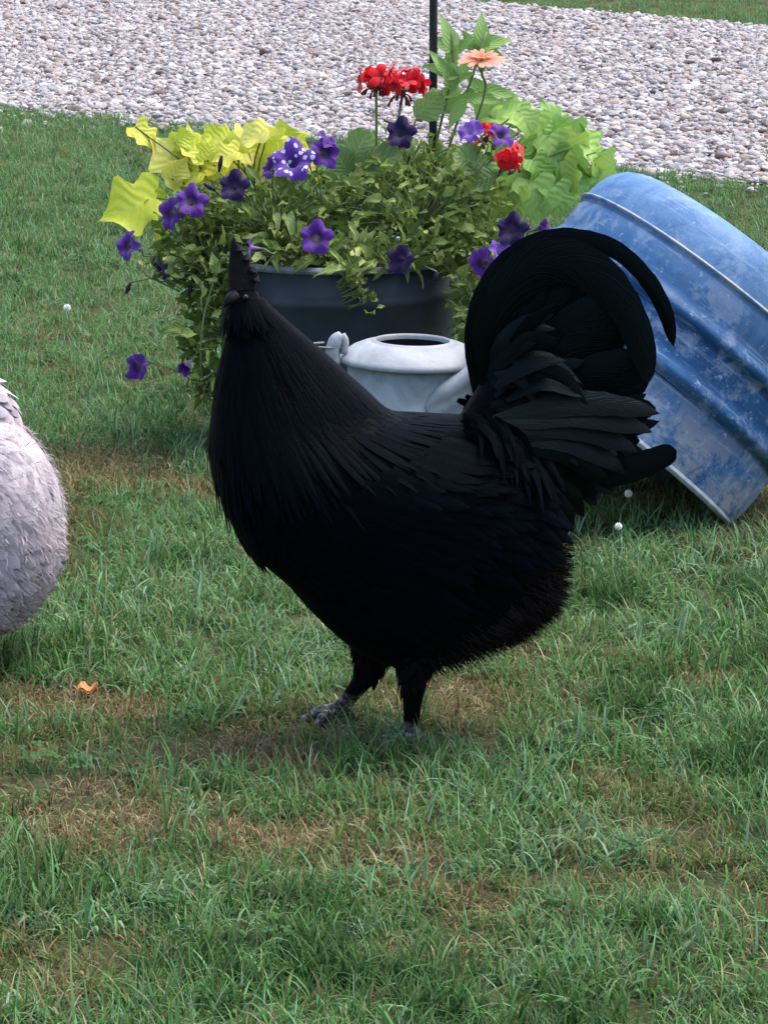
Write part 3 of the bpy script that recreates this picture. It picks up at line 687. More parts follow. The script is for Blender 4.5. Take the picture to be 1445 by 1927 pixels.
for _ in range(190):                                      # saddle hackle falling from the back over the tail root
    t_ = random.random(); x0 = 868 + 90*t_ + random.uniform(-8, 8); y0 = 778 - 40*math.sin(t_*3) + 70*t_ + random.uniform(-14, 40)
    L = random.uniform(70, 150); a = random.uniform(.75, 1.25) - .3*t_
    s_ = -1 if random.random() < .75 else 1
    px = [(x0, y0), (x0 + L*.5*math.cos(a*.7), y0 + L*.5*math.sin(a*.7)), (x0 + L*.8*math.cos(a), y0 + L*1.0*math.sin(a))]
    plume(sd_, px, [9, 15, 13, 9, 2], YR, yo=s_*random.uniform(.055, .085), yo_tip=s_*random.uniform(.075, .125), n=7, col=blackcol(), roll=random.uniform(-.2, .5))
tag(sd_.build('saddle_hackle', M['black'], rooster), kind='stuff')
cv = MB()
for _ in range(70):                                       # tail coverts
    x0, y0 = random.uniform(925, 1010), random.uniform(640, 900); a = random.uniform(-.9, .7); L = random.uniform(80, 150)
    px = [(x0, y0), (x0 + L*.5*math.cos(a), y0 + L*.5*math.sin(a) - 10), (x0 + L*math.cos(a+.25), y0 + L*math.sin(a+.25))]
    plume(cv, px, [6, 18, 22, 15, 4], YR, yo=random.choice((-1, -1, 1))*random.uniform(.03, .06), n=10, col=blackcol(), roll=random.uniform(-.2, .8), rag=.08)
tag(cv.build('tail_coverts', M['sickle'], rooster), kind='stuff')

# ---- pale hen, mostly beyond the picture's edge
YH = 4.97
sth = [((-472, 640), (-430, 612), .015), ((-478, 668), (-405, 640), .024), ((-470, 740), (-360, 705), .035), ((-468, 830), (-290, 775), .06), ((-450, 940), (-200, 812), .09), ((-380, 1050), (-110, 812), .115),
       ((-270, 1130), (-40, 800), .13), ((-150, 1176), (10, 800), .135), ((-70, 1190), (44, 814), .13), ((-10, 1186), (80, 855), .122), ((38, 1160), (105, 905), .105), ((76, 1118), (116, 962), .08), ((98, 1078), (117, 1005), .045), ((108, 1050), (113, 1030), .015)]
LH = Loft(sth, YH)
h_loc = (at(-150, 1300, YH).x, YH, 0)
hen = thing('hen', h_loc, 'pale pinkish white hen with fluffy rounded rear at the lawn\'s edge', 'hen')
mb = MB(); LH.mesh(mb)
HC = at(-76, 822, YH+.05); HR = (.092, .095, .101)
v = [HC + Vector((HR[0]*math.sin(a)*math.cos(b), HR[1]*math.sin(a)*math.sin(b), HR[2]*math.cos(a))) for a in np.linspace(.02, math.pi-.02, 14) for b in np.linspace(0, 2*math.pi, 20, endpoint=False)]
mb.add(v, [(i*20+j, i*20+(j+1) % 20, (i+1)*20+(j+1) % 20, (i+1)*20+j) for i in range(13) for j in range(20)] + [tuple(range(20))[::-1], tuple(range(260, 280))])
def hleg(mb, x, Yl):
    g = Vector((at(x, 1290, Yl).x, Yl, .016)); tube(mb, [at(x+20, 1120, Yl), at(x+10, 1215, Yl), g], [.055, .02, .012], 10, 12)
    for a in (math.pi, math.pi-.6, math.pi+.6, .2):
        d = Vector((math.cos(a), math.sin(a), 0)); tube(mb, [g, g + d*.035, g + d*.065 + Vector((0, 0, -.008))], [.011, .008, .003], 8, 6)
hleg(mb, -120, 4.92); hleg(mb, -165, 5.03)
solid('body', mb, M['hbody'], hen, 0.008)
mb = MB(); fl = MB()
def creamcol():
    k = random.uniform(.62, 1.12); return (k, k*random.uniform(.95, 1.0), k*random.uniform(.97, 1.03))
for _ in range(8500):
    u = random.random(); th = random.uniform(0, 6.283); p, d, n = LH.frame(u, th)
    if u < .04: continue
    L = (.014 + .007*min(1, u*1.6))*random.choice((.7, 1, 1, 1.3))
    low = max(0.0, min(1.0, (0.22 - p.z)/0.12))
    c = creamcol(); 
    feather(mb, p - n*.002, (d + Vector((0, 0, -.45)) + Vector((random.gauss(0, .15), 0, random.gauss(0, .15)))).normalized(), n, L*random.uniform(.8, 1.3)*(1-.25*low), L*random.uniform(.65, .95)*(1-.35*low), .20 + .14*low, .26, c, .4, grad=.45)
tag(mb.build('plumage', M['cream'], hen), kind='stuff')
for _ in range(1100):
    n = Vector((random.gauss(0, 1), random.gauss(0, 1), random.gauss(0, 1))).normalized()
    d = Vector((.8, .1, -.5)); d = d - n*d.dot(n)
    if d.length < .1: continue
    p = HC + Vector((HR[0]*n.x, HR[1]*n.y, HR[2]*n.z)); L = random.uniform(.014, .026)
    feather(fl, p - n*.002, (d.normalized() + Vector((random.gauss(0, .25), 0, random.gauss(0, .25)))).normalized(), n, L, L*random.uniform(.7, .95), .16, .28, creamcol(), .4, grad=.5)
tag(fl.build('tail_cushion', M['cream'], hen), kind='stuff')
fl = MB()
for _ in range(3200):                                     # loose down between and over the feathers
    u = random.uniform(.45, 1); th = random.uniform(-.6, math.pi+.6); p, d, n = LH.frame(u, th); k = random.uniform(.7, 1.1)
    dd = (d*.7 + n*.5 + Vector((random.gauss(0, .4), random.gauss(0, .3), random.gauss(-.3, .4)))).normalized()
    feather(fl, p + n*.001, dd, n, random.uniform(.008, .018), random.uniform(.0008, .0022), .1, .25, (k, k*.97, k), .9, ns=4)
tag(fl.build('down', M['cream'], hen), kind='stuff')
for k in range(10):
    m_ = MB(); a = (k-4.5)/4.5
    plume(m_, [(-110 + 6*a, 800), (-140 + 14*a, 720), (-180 + 30*a, 640 + 16*abs(a))], [24, 42, 44, 38, 10], YH, yo=.07 + .012*a, n=10); m_.build('tail_feather', M['cream'], hen)
mb = MB(); tube(mb, [at(-470, 640, YH), at(-492, 648, YH), at(-508, 660, YH)], [.010, .007, .001], 10, 6); mb.build('beak', M['yellowleg'], hen)
mb = MB()
for k in range(5): tube(mb, [at(-468 + 11*k, 622, YH), at(-466 + 12*k, 590 + 4*abs(k-2), YH)], [.007, .002], 8, 4)
mb.build('comb', M['redskin'], hen)
for s_ in (-1, 1):
    mb = MB(); tube(mb, [at(-470, 655, YH+s_*.008), at(-474, 675, YH+s_*.010), at(-472, 692, YH+s_*.009)], [.004, .009, .003], 8, 6); mb.build('wattle', M['redskin'], hen)
    mb = MB(); lathe(mb, [(.0008, -.005), (.004, -.0035), (.005, 0), (.004, .0035), (.0008, .005)], Matrix.Translation(at(-452, 637, YH+s_*.019)), 12); mb.build('eye', M['eye'], hen)

# ------------------------------------------------------------------ flower tub
TX, TY, TR, TH = at(632, 505, 6.52).x, 6.75, 0.235, 0.361
tub = thing('flower_tub', (TX, TY, 0), 'round dark grey metal tub planted with mixed flowers', 'planter')
TM = Matrix.Translation((TX, TY, 0))
mb = MB(); lathe(mb, [(.001, .004), (TR*.90, .004), (TR*.915, .03), (TR*.93, .10), (TR*.945, .17), (TR*.952, .275), (TR*.985, .284), (TR*.995, .292), (TR*.985, .300), (TR*.962, .306), (TR*.985, TH-.012), (TR*.955, TH-.012), (TR*.94, .2), (TR*.9, .1), (TR*.88, .02), (.001, .02)], TM, 72)
mb.build('tub_wall', M['zinc'], tub)
mb = MB(); prof = [(TR*.985 + .007*math.cos(a), TH - .006 + .007*math.sin(a)) for a in np.linspace(0, 2*math.pi, 11)]; lathe(mb, prof, TM, 72); mb.build('rim', M['zinc_rim'], tub)
mb = MB()
v = [(TX, TY, .335)]; 
for r in (.08, .15, .221):
    for j in range(30): v.append((TX + r*math.cos(j*.2094), TY + r*math.sin(j*.2094), .318 + .014*random.random()))
f = [(0, 1+j, 1+(j+1) % 30) for j in range(30)] + [(1+k*30+j, 1+(k+1)*30+j, 1+(k+1)*30+(j+1) % 30, 1+k*30+(j+1) % 30) for k in range(2) for j in range(30)]
mb.add(v, f); mb.build('soil', M['pot_soil'], tub)
mb = MB(); a_ = math.radians(-92); px_, py_ = TX + math.cos(a_)*TR*.955, TY + math.sin(a_)*TR*.955
tube(mb, [(px_, py_, .01), (px_ + .0005, py_ - .004, .12), (px_ + .001, py_ - .008, .22)], [.0022, .0022, .0022], 6, 8); mb.build('side_seam', M['zinc'], tub)
# ------------------------------------------------------------------ white pail
PX, PY = at(768, 680, 6.15).x, 6.15
pail = thing('watering_pail', (PX, PY, 0), 'old white painted round pail with domed top and dark filler hole', 'pail')
PM = Matrix.Translation((PX, PY, 0)) @ Matrix.Rotation(math.radians(1.5), 4, 'Y')
mb = MB(); lathe(mb, [(.001, .004), (.088, .004), (.090, .012), (.1135, .2495), (.110, .2495), (.088, .02), (.001, .02)], PM, 56); mb.build('pail_wall', M['galv'], pail)
mb = MB(); lathe(mb, [(.116, .249), (.1255, .2505), (.1272, .254), (.1262, .2585), (.1225, .262), (.118, .266), (.104, .276), (.088, .2825), (.0755, .2860), (.0735, .2845), (.070, .2862), (.0672, .2890), (.0655, .2890), (.064, .285), (.0635, .280)], PM, 64); mb.build('domed_top', M['enamel'], pail)
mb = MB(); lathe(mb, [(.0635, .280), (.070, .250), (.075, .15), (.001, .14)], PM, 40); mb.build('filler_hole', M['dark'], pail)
mb = MB(); e0 = Vector((PX - .119, PY - .028, .262))
tube(mb, [e0 + Vector((-.004, 0, -.014)), e0 + Vector((-.012, 0, .008)), e0 + Vector((-.006, 0, .030)), e0 + Vector((.004, 0, .040))], [.009, .0125, .0125, .008], 10, 12)
tube(mb, [e0 + Vector((.004, 0, .040)), e0 + Vector((.010, 0, .028)), e0 + Vector((.008, 0, .006))], [.007, .007, .006], 8, 8)
mb.build('handle_lug', M['enamel'], pail)
mb = MB(); tube(mb, [e0 + Vector((.004, -.004, .018)), e0 + Vector((-.018, -.012, .019)), e0 + Vector((-.040, -.004, .019)), e0 + Vector((-.075, .06, .012)), e0 + Vector((-.03, .16, .0))], [.0022]*5, 6, 24); mb.build('wire_bail', M['wire'], pail)
# broad ribbed spout on the right side
mb = MB()
for k, off in enumerate((0, -.026, -.050)):
    tube(mb, [Vector((PX + .030, PY - .104, .185 + off)), Vector((PX + .060, PY - .104, .212 + off)), Vector((PX + .098, PY - .088, .236 + off)), Vector((PX + .128, PY - .055, .258 + off))], [.008, .019, .020, .017], 12, 14)
tube(mb, [Vector((PX + .030, PY - .098, .13)), Vector((PX + .065, PY - .090, .16)), Vector((PX + .10, PY - .07, .20))], [.02, .026, .022], 12, 12)
solid('spout', mb, M['enamel'], pail, 0.005)

# ------------------------------------------------------------------ tipped blue half drum
pL, pR = at(904, 650, 6.22), at(1370, 990, 5.95)
pR.z = max(pR.z, 0.003)
dc = (pL + pR)/2; dd = (pR - pL); DR = dd.length/2; dd.normalize()
ax = Vector((0.50, 0.26, 0.83)); ax = (ax - dd*ax.dot(dd)).normalized()
DM = Matrix.Translation(dc) @ Matrix(((dd.x, 0, ax.x, 0), (dd.y, 0, ax.y, 0), (dd.z, 0, ax.z, 0), (0, 0, 0, 1)))
by_ = ax.cross(dd)
for i in range(3): DM[i][1] = by_[i]
drum = thing('half_drum', (dc.x, dc.y, 0), 'weathered blue ribbed half drum tipped over on the grass beside the flower tub', 'drum')
LEN = 0.445
prof = [(DR*.985, .004)]
def hoop(z): return [(DR*.985, z-.022), (DR*.966, z-.016), (DR*.972, z-.011), (DR*1.018, z-.007), (DR*1.036, z), (DR*1.030, z+.007), (DR*1.006, z+.015), (DR*.99, z+.022), (DR*.985, z+.03)]
prof += hoop(.128) + hoop(.216)
prof += [(DR*.985, .26), (DR*.985, .292), (DR*.972, .2965), (DR*.972, .300), (DR*.99, .303)]
for z, r in ((.310, .984), (.322, .978), (.338, .966), (.352, .948), (.366, .92), (.378, .88), (.388, .82), (.394, .72), (.397, .5), (.397, .01)): prof.append((DR*r, z))
mb = MB(); segs = 96; v, f, cols = [], [], []
for r, z in prof:
    for j in range(segs):
        th = 2*math.pi*j/segs; rr = r*(1 + (.006*math.sin(th*46)*max(0, min(1, (z-.305)/.02))*(1 if z < .39 else 0)) + .004*math.sin(3*th + 20*z))
        v.append(DM @ Vector((rr*math.cos(th), rr*math.sin(th), z)))
        cols.append((max(0, min(.8, (z-.20)/.16)) if z < .445 else .8, max(0, min(1, (.13-z)/.10)), 0))
for k in range(len(prof)-1):
    for j in range(segs): f.append((k*segs+j, k*segs+(j+1) % segs, (k+1)*segs+(j+1) % segs, (k+1)*segs+j))
mb.add(v, f, cols, [(j/segs*2*math.pi*DR, z) for r, z in prof for j in range(segs)]); mb.build('drum_wall', M['drum'], drum)
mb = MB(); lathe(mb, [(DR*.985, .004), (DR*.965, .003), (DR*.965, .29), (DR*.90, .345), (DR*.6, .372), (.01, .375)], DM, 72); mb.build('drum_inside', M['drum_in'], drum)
mb = MB(); lathe(mb, [(DR*.98 + .006*math.cos(a), .003 + .006*math.sin(a)) for a in np.linspace(0, 2*math.pi, 9)], DM, 96); mb.build('cut_rim', M['chime'], drum)
mb = MB(); lathe(mb, [(DR*.985 + .005*math.cos(a), .305 + .0035*math.sin(a)) for a in np.linspace(0, 2*math.pi, 9)], DM, 96); mb.build('welded_seam', M['drum'], drum)
# ------------------------------------------------------------------ shepherd's hook pole
pp = at(815, 150, 6.80)
pole = MB(); top = 1.46
tube(pole, [(pp.x, 6.80, .25), (pp.x, 6.80, .8), (pp.x, 6.80, top)], [.0078, .0078, .0078], 10, 10)
tube(pole, [(pp.x, 6.80, top)] + [(pp.x - .11 + .11*math.cos(a), 6.80, top + .11*math.sin(a)) for a in np.linspace(.05, math.pi, 10)] + [(pp.x - .235, 6.80, top - .03), (pp.x - .262, 6.80, top + .005)], [.0078, .007], 10, 40)
o = pole.solo('hook_pole', M['pole'], (pp.x, 6.80, .25), 'slim black iron plant pole rising out of the flower tub', 'pole')

# ------------------------------------------------------------------ plants
def leaf_mesh(name, mat, shape, n=9, fold=.25, droop=.25, wave=0.0, seed=0):
    """unit-length leaf along +x from its stalk, faces +z; shape(u)=half width"""
    r = random.Random(seed); mb = MB(); v, uv, f = [], [], []; ph = r.uniform(0, 6)
    for k in range(n):
        u = k/(n-1); hw_ = shape(u)
        for e in (-1, -.5, 0, .5, 1):
            back = -0.16*abs(e)*(1-u)**3 if shape(0.02) > .1 else 0
            z = abs(e)*hw_*fold - droop*u*u + wave*math.sin(u*9 + ph + e*2)*abs(e)*.25
            v.append((u + back, e*hw_, z)); uv.append((u, e))
    for k in range(n-1):
        for j in range(4): f.append((5*k+j, 5*k+j+1, 5*k+j+6, 5*k+j+5))
    mb.add(v, f, None, uv); return mb.mesh(name, mat)
heart = lambda u: max(.004, .47*(math.sin(math.pi*min(1, (u*.82+.18)))**.8)*(1 + .26*math.sin(u*15))*(1-u**3*.55)*(1 if u < .72 else (1-u)/.28*.9 + .1))
ovate = lambda u: .012 + .25*math.sin(math.pi*u**.8)**.9
lance = lambda u: .02 + .22*math.sin(math.pi*u**.62)
def round_leaf(u): return max(.01, .5*math.sqrt(max(0, 1-(2*u-1)**2)))*(1 + .10*math.sin(u*22))
narrow = lambda u: .012 + .17*math.sin(math.pi*u**.85)**.8
Lm = {'pet': [leaf_mesh('leaf', M['petleaf'], ovate if k % 2 else narrow, 6, .25 + .12*k, -.25 + .22*k, .5, k) for k in range(6)],
      'yv': [leaf_mesh('leaf', M['yvine'], heart, 14, .22, .18 + .2*k, .3, k) for k in range(3)],
      'lv': [leaf_mesh('leaf', M['lvine'], heart, 14, .22, .18 + .22*k, .3, k) for k in range(3)],
      'zin': [leaf_mesh('leaf', M['zinleaf'], lance, 9, .3, .25*k, .1, k) for k in range(3)],
      'ger': [leaf_mesh('leaf', M['gerleaf'], round_leaf, 9, .3, .15, .4, k) for k in range(2)]}
PXM = lambda Y: F/Y*0.985             # pixels per metre at depth Y
def img_dir(deg, away=0.0): return Vector((math.cos(math.radians(deg)), away, math.sin(math.radians(deg))))
def put_leaf(meshes, cx, cy, Y, lpx, deg, parent, nrm=None, jit=.25):
    L = lpx/PXM(Y); t = img_dir(deg, random.uniform(-.35, .1)).normalized()
    n = Vector(nrm or (0, -.75, .65)) + Vector((random.gauss(0, jit), random.gauss(0, jit*.4), random.gauss(0, jit)))
    if abs(n.normalized().dot(t)) > .9: n += Vector((.6, 0, 0))
    c = at(cx, cy, Y) - t*L*.5
    return place('leaf', random.choice(meshes), frame(c, t, n) @ Matrix.Scale(L, 4), parent), c
def stemtube(mb, pts, r=.0025): tube(mb, pts, [r, r*.8], 6, max(6, len(pts)*4))
soil_pt = lambda x, y=0: Vector((TX + x, TY + y, .33))
# --- sweet potato vines
def vine(label, leaves, key, root, lat=None):
    o = thing('sweet_potato_vine', root, label, 'plant'); sb = MB()
    for cx, cy, L, deg, dy in leaves:
        _, c = put_leaf(Lm[key], cx, cy, 6.78 + dy, L*(.84 if key == 'lv' else .80), deg + random.uniform(-15, 15), o, None, .5 if key == 'lv' else .3)
        mid = (Vector(root) + c)/2 + Vector((random.uniform(-.02, .02), random.uniform(-.02, .02), .04))
        stemtube(sb, [Vector(root) + Vector((random.uniform(-.02, .02), random.uniform(-.02, .02), -.01)), mid, c], .002)
    sb.build('stems', M['stem'], o); return o
vine('bright yellow broad leaved vine spilling over the flower tub rim', [(312, 288, 118, 137, 0), (358, 282, 92, 65, .03), (396, 288, 96, 100, .05), (432, 274, 70, 115, .0), (452, 298, 100, 20, .02), (384, 320, 96, 190, -.02), (344, 344, 90, 205, -.02),
      (238, 392, 150, 187, -.06), (288, 398, 84, 222, -.03), (505, 258, 92, 112, .04), (542, 264, 100, 25, .05), (566, 284, 80, -10, .02), (484, 296, 90, 250, 0), (410, 345, 84, 235, -.03), (330, 312, 84, 215, .02), (590, 318, 70, -30, .0), (455, 262, 76, 80, .07), (300, 430, 60, 240, -.05)] + [(random.uniform(275, 585), random.uniform(250, 325), random.uniform(55, 90), random.choice((random.uniform(60, 200), random.uniform(-40, 60))), random.uniform(-.06, .06)) for _ in range(14)], 'yv', (TX - .14, TY + .02, .332))
vine('lime green leafy vine cascading from the tub beside the blue drum', [(968, 206, 96, 20, .05), (1034, 212, 66, 112, .03), (936, 218, 86, 165, .06), (1010, 268, 104, -65, .0), (1064, 248, 70, 60, .02), (1086, 284, 92, -25, .0), (1112, 262, 80, 112, .04), (1130, 304, 96, -50, .02),
      (1040, 296, 96, -75, -.02), (1000, 308, 96, -105, -.02), (1066, 336, 88, -70, -.03), (1012, 386, 108, -92, -.06), (1050, 384, 86, -78, -.05), (950, 388, 96, -110, -.06), (985, 344, 96, -95, -.05), (1096, 352, 84, -45, .0), (1140, 326, 70, -20, .04), (1020, 330, 80, -60, -.04), (960, 300, 90, 200, .02), (1080, 310, 80, -90, -.02), (1046, 232, 60, 40, .06), (910, 200, 70, 150, .08), (1005, 240, 80, 80, .05), (925, 345, 70, -120, -.03)] + [(random.uniform(930, 1140), random.uniform(225, 390), random.uniform(50, 85), random.uniform(-140, 30), random.uniform(-.04, .1)) for _ in range(16)], 'lv', (TX + .13, TY + .02, .332))
# --- petunias
def petunia_mesh(name, mat, seed, close=0.0):
    r = random.Random(seed); mb = MB(); seg = 40
    prof = [(.07, -1.35), (.09, -1.0), (.15, -.6), (.24, -.25), (.40, -.04), (.62, .05), (.84, .07), (1.0, .0)]
    v, uv, f = [], [], []; ph = r.uniform(0, 6)
    for k, (rr, z) in enumerate(prof):
        e = max(0, (rr-.35)/.65)
        for j in range(seg):
            th = 2*math.pi*j/seg
            lob = 1 + e*(.10*math.cos(5*th) - .06*abs(math.sin(5*th/2 + .1)) + .05*math.sin(11*th + ph) + .07*math.sin(2*th + ph))
            q = rr*lob*(1 - close*e*.5); v.append((q*math.cos(th), q*math.sin(th), z + e*(.16*math.sin(5*th + ph) + .12*math.sin(3*th + ph*2) + .06*math.sin(13*th + ph*3)) + close*e*.5)); uv.append((rr, 0))
    for k in range(len(prof)-1):
        for j in range(seg): f.append((k*seg+j, k*seg+(j+1) % seg, (k+1)*seg+(j+1) % seg, (k+1)*seg+j))
    mb.add(v, f, None, uv); return mb.mesh(name, mat)
def calyx_mesh():
    mb = MB()
    for k in range(5):
        a = k*1.2566; d = Vector((math.cos(a), math.sin(a), 0)); b = Vector((-d.y, d.x, 0)); p0 = Vector((0, 0, -1.42))
        mb.add([p0 + d*.05 - b*.05, p0 + d*.05 + b*.05, p0 + d*.16 + b*.06 + Vector((0, 0, .25)), p0 + d*.16 - b*.06 + Vector((0, 0, .25)), p0 + d*.30 + Vector((0, 0, .5))], [(0, 1, 2, 3), (3, 2, 4)])
    return mb.mesh('calyx', M['stem'])
PM_ = {k: [petunia_mesh('flower', M[k], s) for s in range(3)] for k in ('violet', 'mauve', 'indigo', 'speckled')}
PMc = {k: petunia_mesh('flower', M[k], 9, .7) for k in ('violet', 'mauve', 'indigo')}
CAL = calyx_mesh()
def face(az, el): return Vector((math.sin(math.radians(az))*math.cos(math.radians(el)), -math.cos(math.radians(az))*math.cos(math.radians(el)), math.sin(math.radians(el))))
def petunia(parent, sb, cx, cy, Y, dpx, az, el, kind, closed=False, root=None):
    Y -= .045; R = dpx/2/PXM(Y)*random.uniform(.95, 1.12); n = face(az + random.uniform(-12, 12), el + random.uniform(-10, 10)); c = at(cx, cy, Y)
    side = n.orthogonal()
    Mx = frame(c, side, n) @ Matrix.Scale(R, 4)
    o = place('flower', PMc[kind] if closed else random.choice(PM_[kind]), Mx, parent)
    ca = bpy.data.objects.new('calyx', CAL); C.objects.link(ca); ca.parent = o
    b = c - n*R*1.4
    rt = root or Vector((TX + max(-.15, min(.15, (b.x-TX)*.6)), TY + random.uniform(-.12, .02), .34))
    stemtube(sb, [b, b - n*.015 - Vector((0, 0, .008)), (b + rt)/2 + Vector((0, 0, .01)), rt], .0016)
def in_tub_blob(n, cen, rad, flat=1.0):
    out = []
    for _ in range(n):
        while True:
            q = Vector((random.uniform(-1, 1), random.uniform(-1, 1), random.uniform(-1, 1)))
            if .25 < q.length < 1: break
        out.append(Vector((cen[0] + q.x*rad[0], cen[1] + q.y*rad[1], cen[2] + q.z*rad[2])))
    return out
def petunia_plant(label, root, blobs_, flowers, nsep, buds=(), trails=()):
    o = thing('petunia_plant', root, label, 'plant', None); sb = MB(); mass = MB()
    for f_ in flowers: petunia(o, sb, *f_)
    ptsL = []
    for n_, cen, rad in blobs_: ptsL += [(p, Vector(cen)) for p in in_tub_blob(n_, cen, rad)]
    for pts_ in trails:
        P3 = [at(*q) for q in pts_]; stemtube(sb, P3, .002)
        for p in catmull(P3, 16): ptsL += [(Vector(p) + Vector((random.gauss(0, .014), random.gauss(0, .014), random.gauss(0, .012))), Vector(p)) for _ in range(3)]
    ptsL.sort(key=lambda q: q[0].y - .3*q[0].z)
    for i, (p, cen) in enumerate(ptsL):
        out = (p - cen); out.z = out.z*.6 + .02
        t = (out.normalized() + Vector((random.gauss(0, .75), random.gauss(0, .6) - .15, random.gauss(.1, .7)))).normalized()
        n = Vector((random.gauss(0, .8), -.5 + random.gauss(0, .6), .7 + random.gauss(0, .4))); L = random.choice((.014, .020, .026, .032, .040))*random.uniform(.8, 1.2)
        if abs(n.normalized().dot(t)) > .95: n += Vector((.5, .3, 0))
        Mx = frame(p, t, n) @ Matrix.Scale(L, 4); me = random.choice(Lm['pet'])
        if i < nsep: place('leaf', me, Mx, o)
        else:
            mass.add([Mx @ vv.co for vv in me.vertices], [tuple(pp_.vertices) for pp_ in me.polygons], None, [(0.5, .4)]*len(me.vertices))
        if i % 3 == 0: stemtube(sb, [p, p*.6 + cen*.4 - Vector((0, 0, .01)), cen*.8 + Vector(root)*.2 - Vector((0, 0, .03))], .0015)
    for bx, by, Y, L, deg in buds:
        b = MB(); c = at(bx, by, Y); t = img_dir(deg); tube(b, [c - t*L*.5, c, c + t*L*.5], [.002, .005, .0025], 8, 8); b.build('bud', M['darkbud'], o)
        stemtube(sb, [c - t*L*.5, (c + Vector(root))/2 + Vector((0, 0, .02)), Vector(root)], .0015)
    sb.build('stems', M['stem'], o)
    if mass.v: tag(mass.build('foliage', M['petleaf'], o), kind='stuff')
    return o
def c3(px, py, Y): return tuple(at(px, py, Y))
rl, rr_ = (TX - .11, TY - .08, .335), (TX + .10, TY - .08, .335)
petunia_plant('purple petunia with speckled bloom trailing off the tub beside the rooster\'s head', rl,
    [(470, c3(520, 410, 6.66), (.19, .12, .085)), (230, c3(405, 500, 6.62), (.075, .08, .10)), (110, c3(390, 620, 6.58), (.045, .05, .09)), (150, c3(600, 470, 6.56), (.13, .05, .03)), (60, c3(350, 440, 6.62), (.06, .06, .05)), (40, c3(385, 720, 6.57), (.03, .04, .04))],
    [(240, 462, 6.60, 56, -55, 10, 'violet'), (302, 506, 6.58, 46, -60, -20, 'indigo'), (320, 402, 6.60, 52, -45, 10, 'violet'), (362, 378, 6.60, 64, 30, 35, 'violet'), (441, 350, 6.60, 60, 0, 15, 'indigo'), (508, 314, 6.64, 48, -70, 25, 'violet'),
     (551, 302, 6.62, 80, 5, 40, 'speckled'), (612, 288, 6.64, 52, 20, 20, 'violet'), (618, 266, 6.66, 50, 60, 40, 'violet'), (596, 447, 6.46, 66, 0, 12, 'violet'), (470, 466, 6.5, 40, -75, 0, 'mauve'),
     (258, 692, 6.52, 52, -50, -10, 'violet', False, at(385, 735, 6.55)), (350, 690, 6.52, 42, -40, -25, 'violet', True, at(385, 705, 6.55))], 260,
    [(415, 308, 6.62, .03, 80), (242, 542, 6.58, .022, 250), (366, 522, 6.58, .028, 250), (358, 545, 6.57, .02, 250), (395, 352, 6.6, .026, 150)],
    [[(420, 480, 6.55), (385, 590, 6.52), (378, 690, 6.52), (390, 760, 6.53)], [(400, 460, 6.58), (340, 490, 6.55), (290, 520, 6.54)], [(660, 500, 6.47), (665, 520, 6.47), (690, 570, 6.49)]])
petunia_plant('violet petunia bushing over the tub rim next to the lime vine', rr_,
    [(540, c3(790, 390, 6.68), (.19, .13, .10)), (190, c3(900, 470, 6.62), (.06, .07, .06)), (150, c3(740, 480, 6.56), (.14, .05, .03)), (60, c3(885, 580, 6.6), (.02, .04, .05)), (160, c3(760, 310, 6.78), (.14, .08, .06))],
    [(753, 490, 6.47, 56, -20, 0, 'indigo'), (755, 250, 6.70, 54, 15, 10, 'indigo'), (884, 246, 6.62, 54, -50, 45, 'mauve'), (942, 254, 6.64, 50, 40, 40, 'violet'), (964, 432, 6.58, 62, 10, 15, 'indigo'), (1020, 428, 6.60, 40, 70, 20, 'violet', True),
     (942, 474, 6.56, 50, 20, 45, 'mauve'), (908, 496, 6.53, 52, -25, -5, 'violet')], 280,
    [(820, 520, 6.48, .018, 260)], [[(870, 500, 6.54), (888, 560, 6.52), (880, 610, 6.5)]])
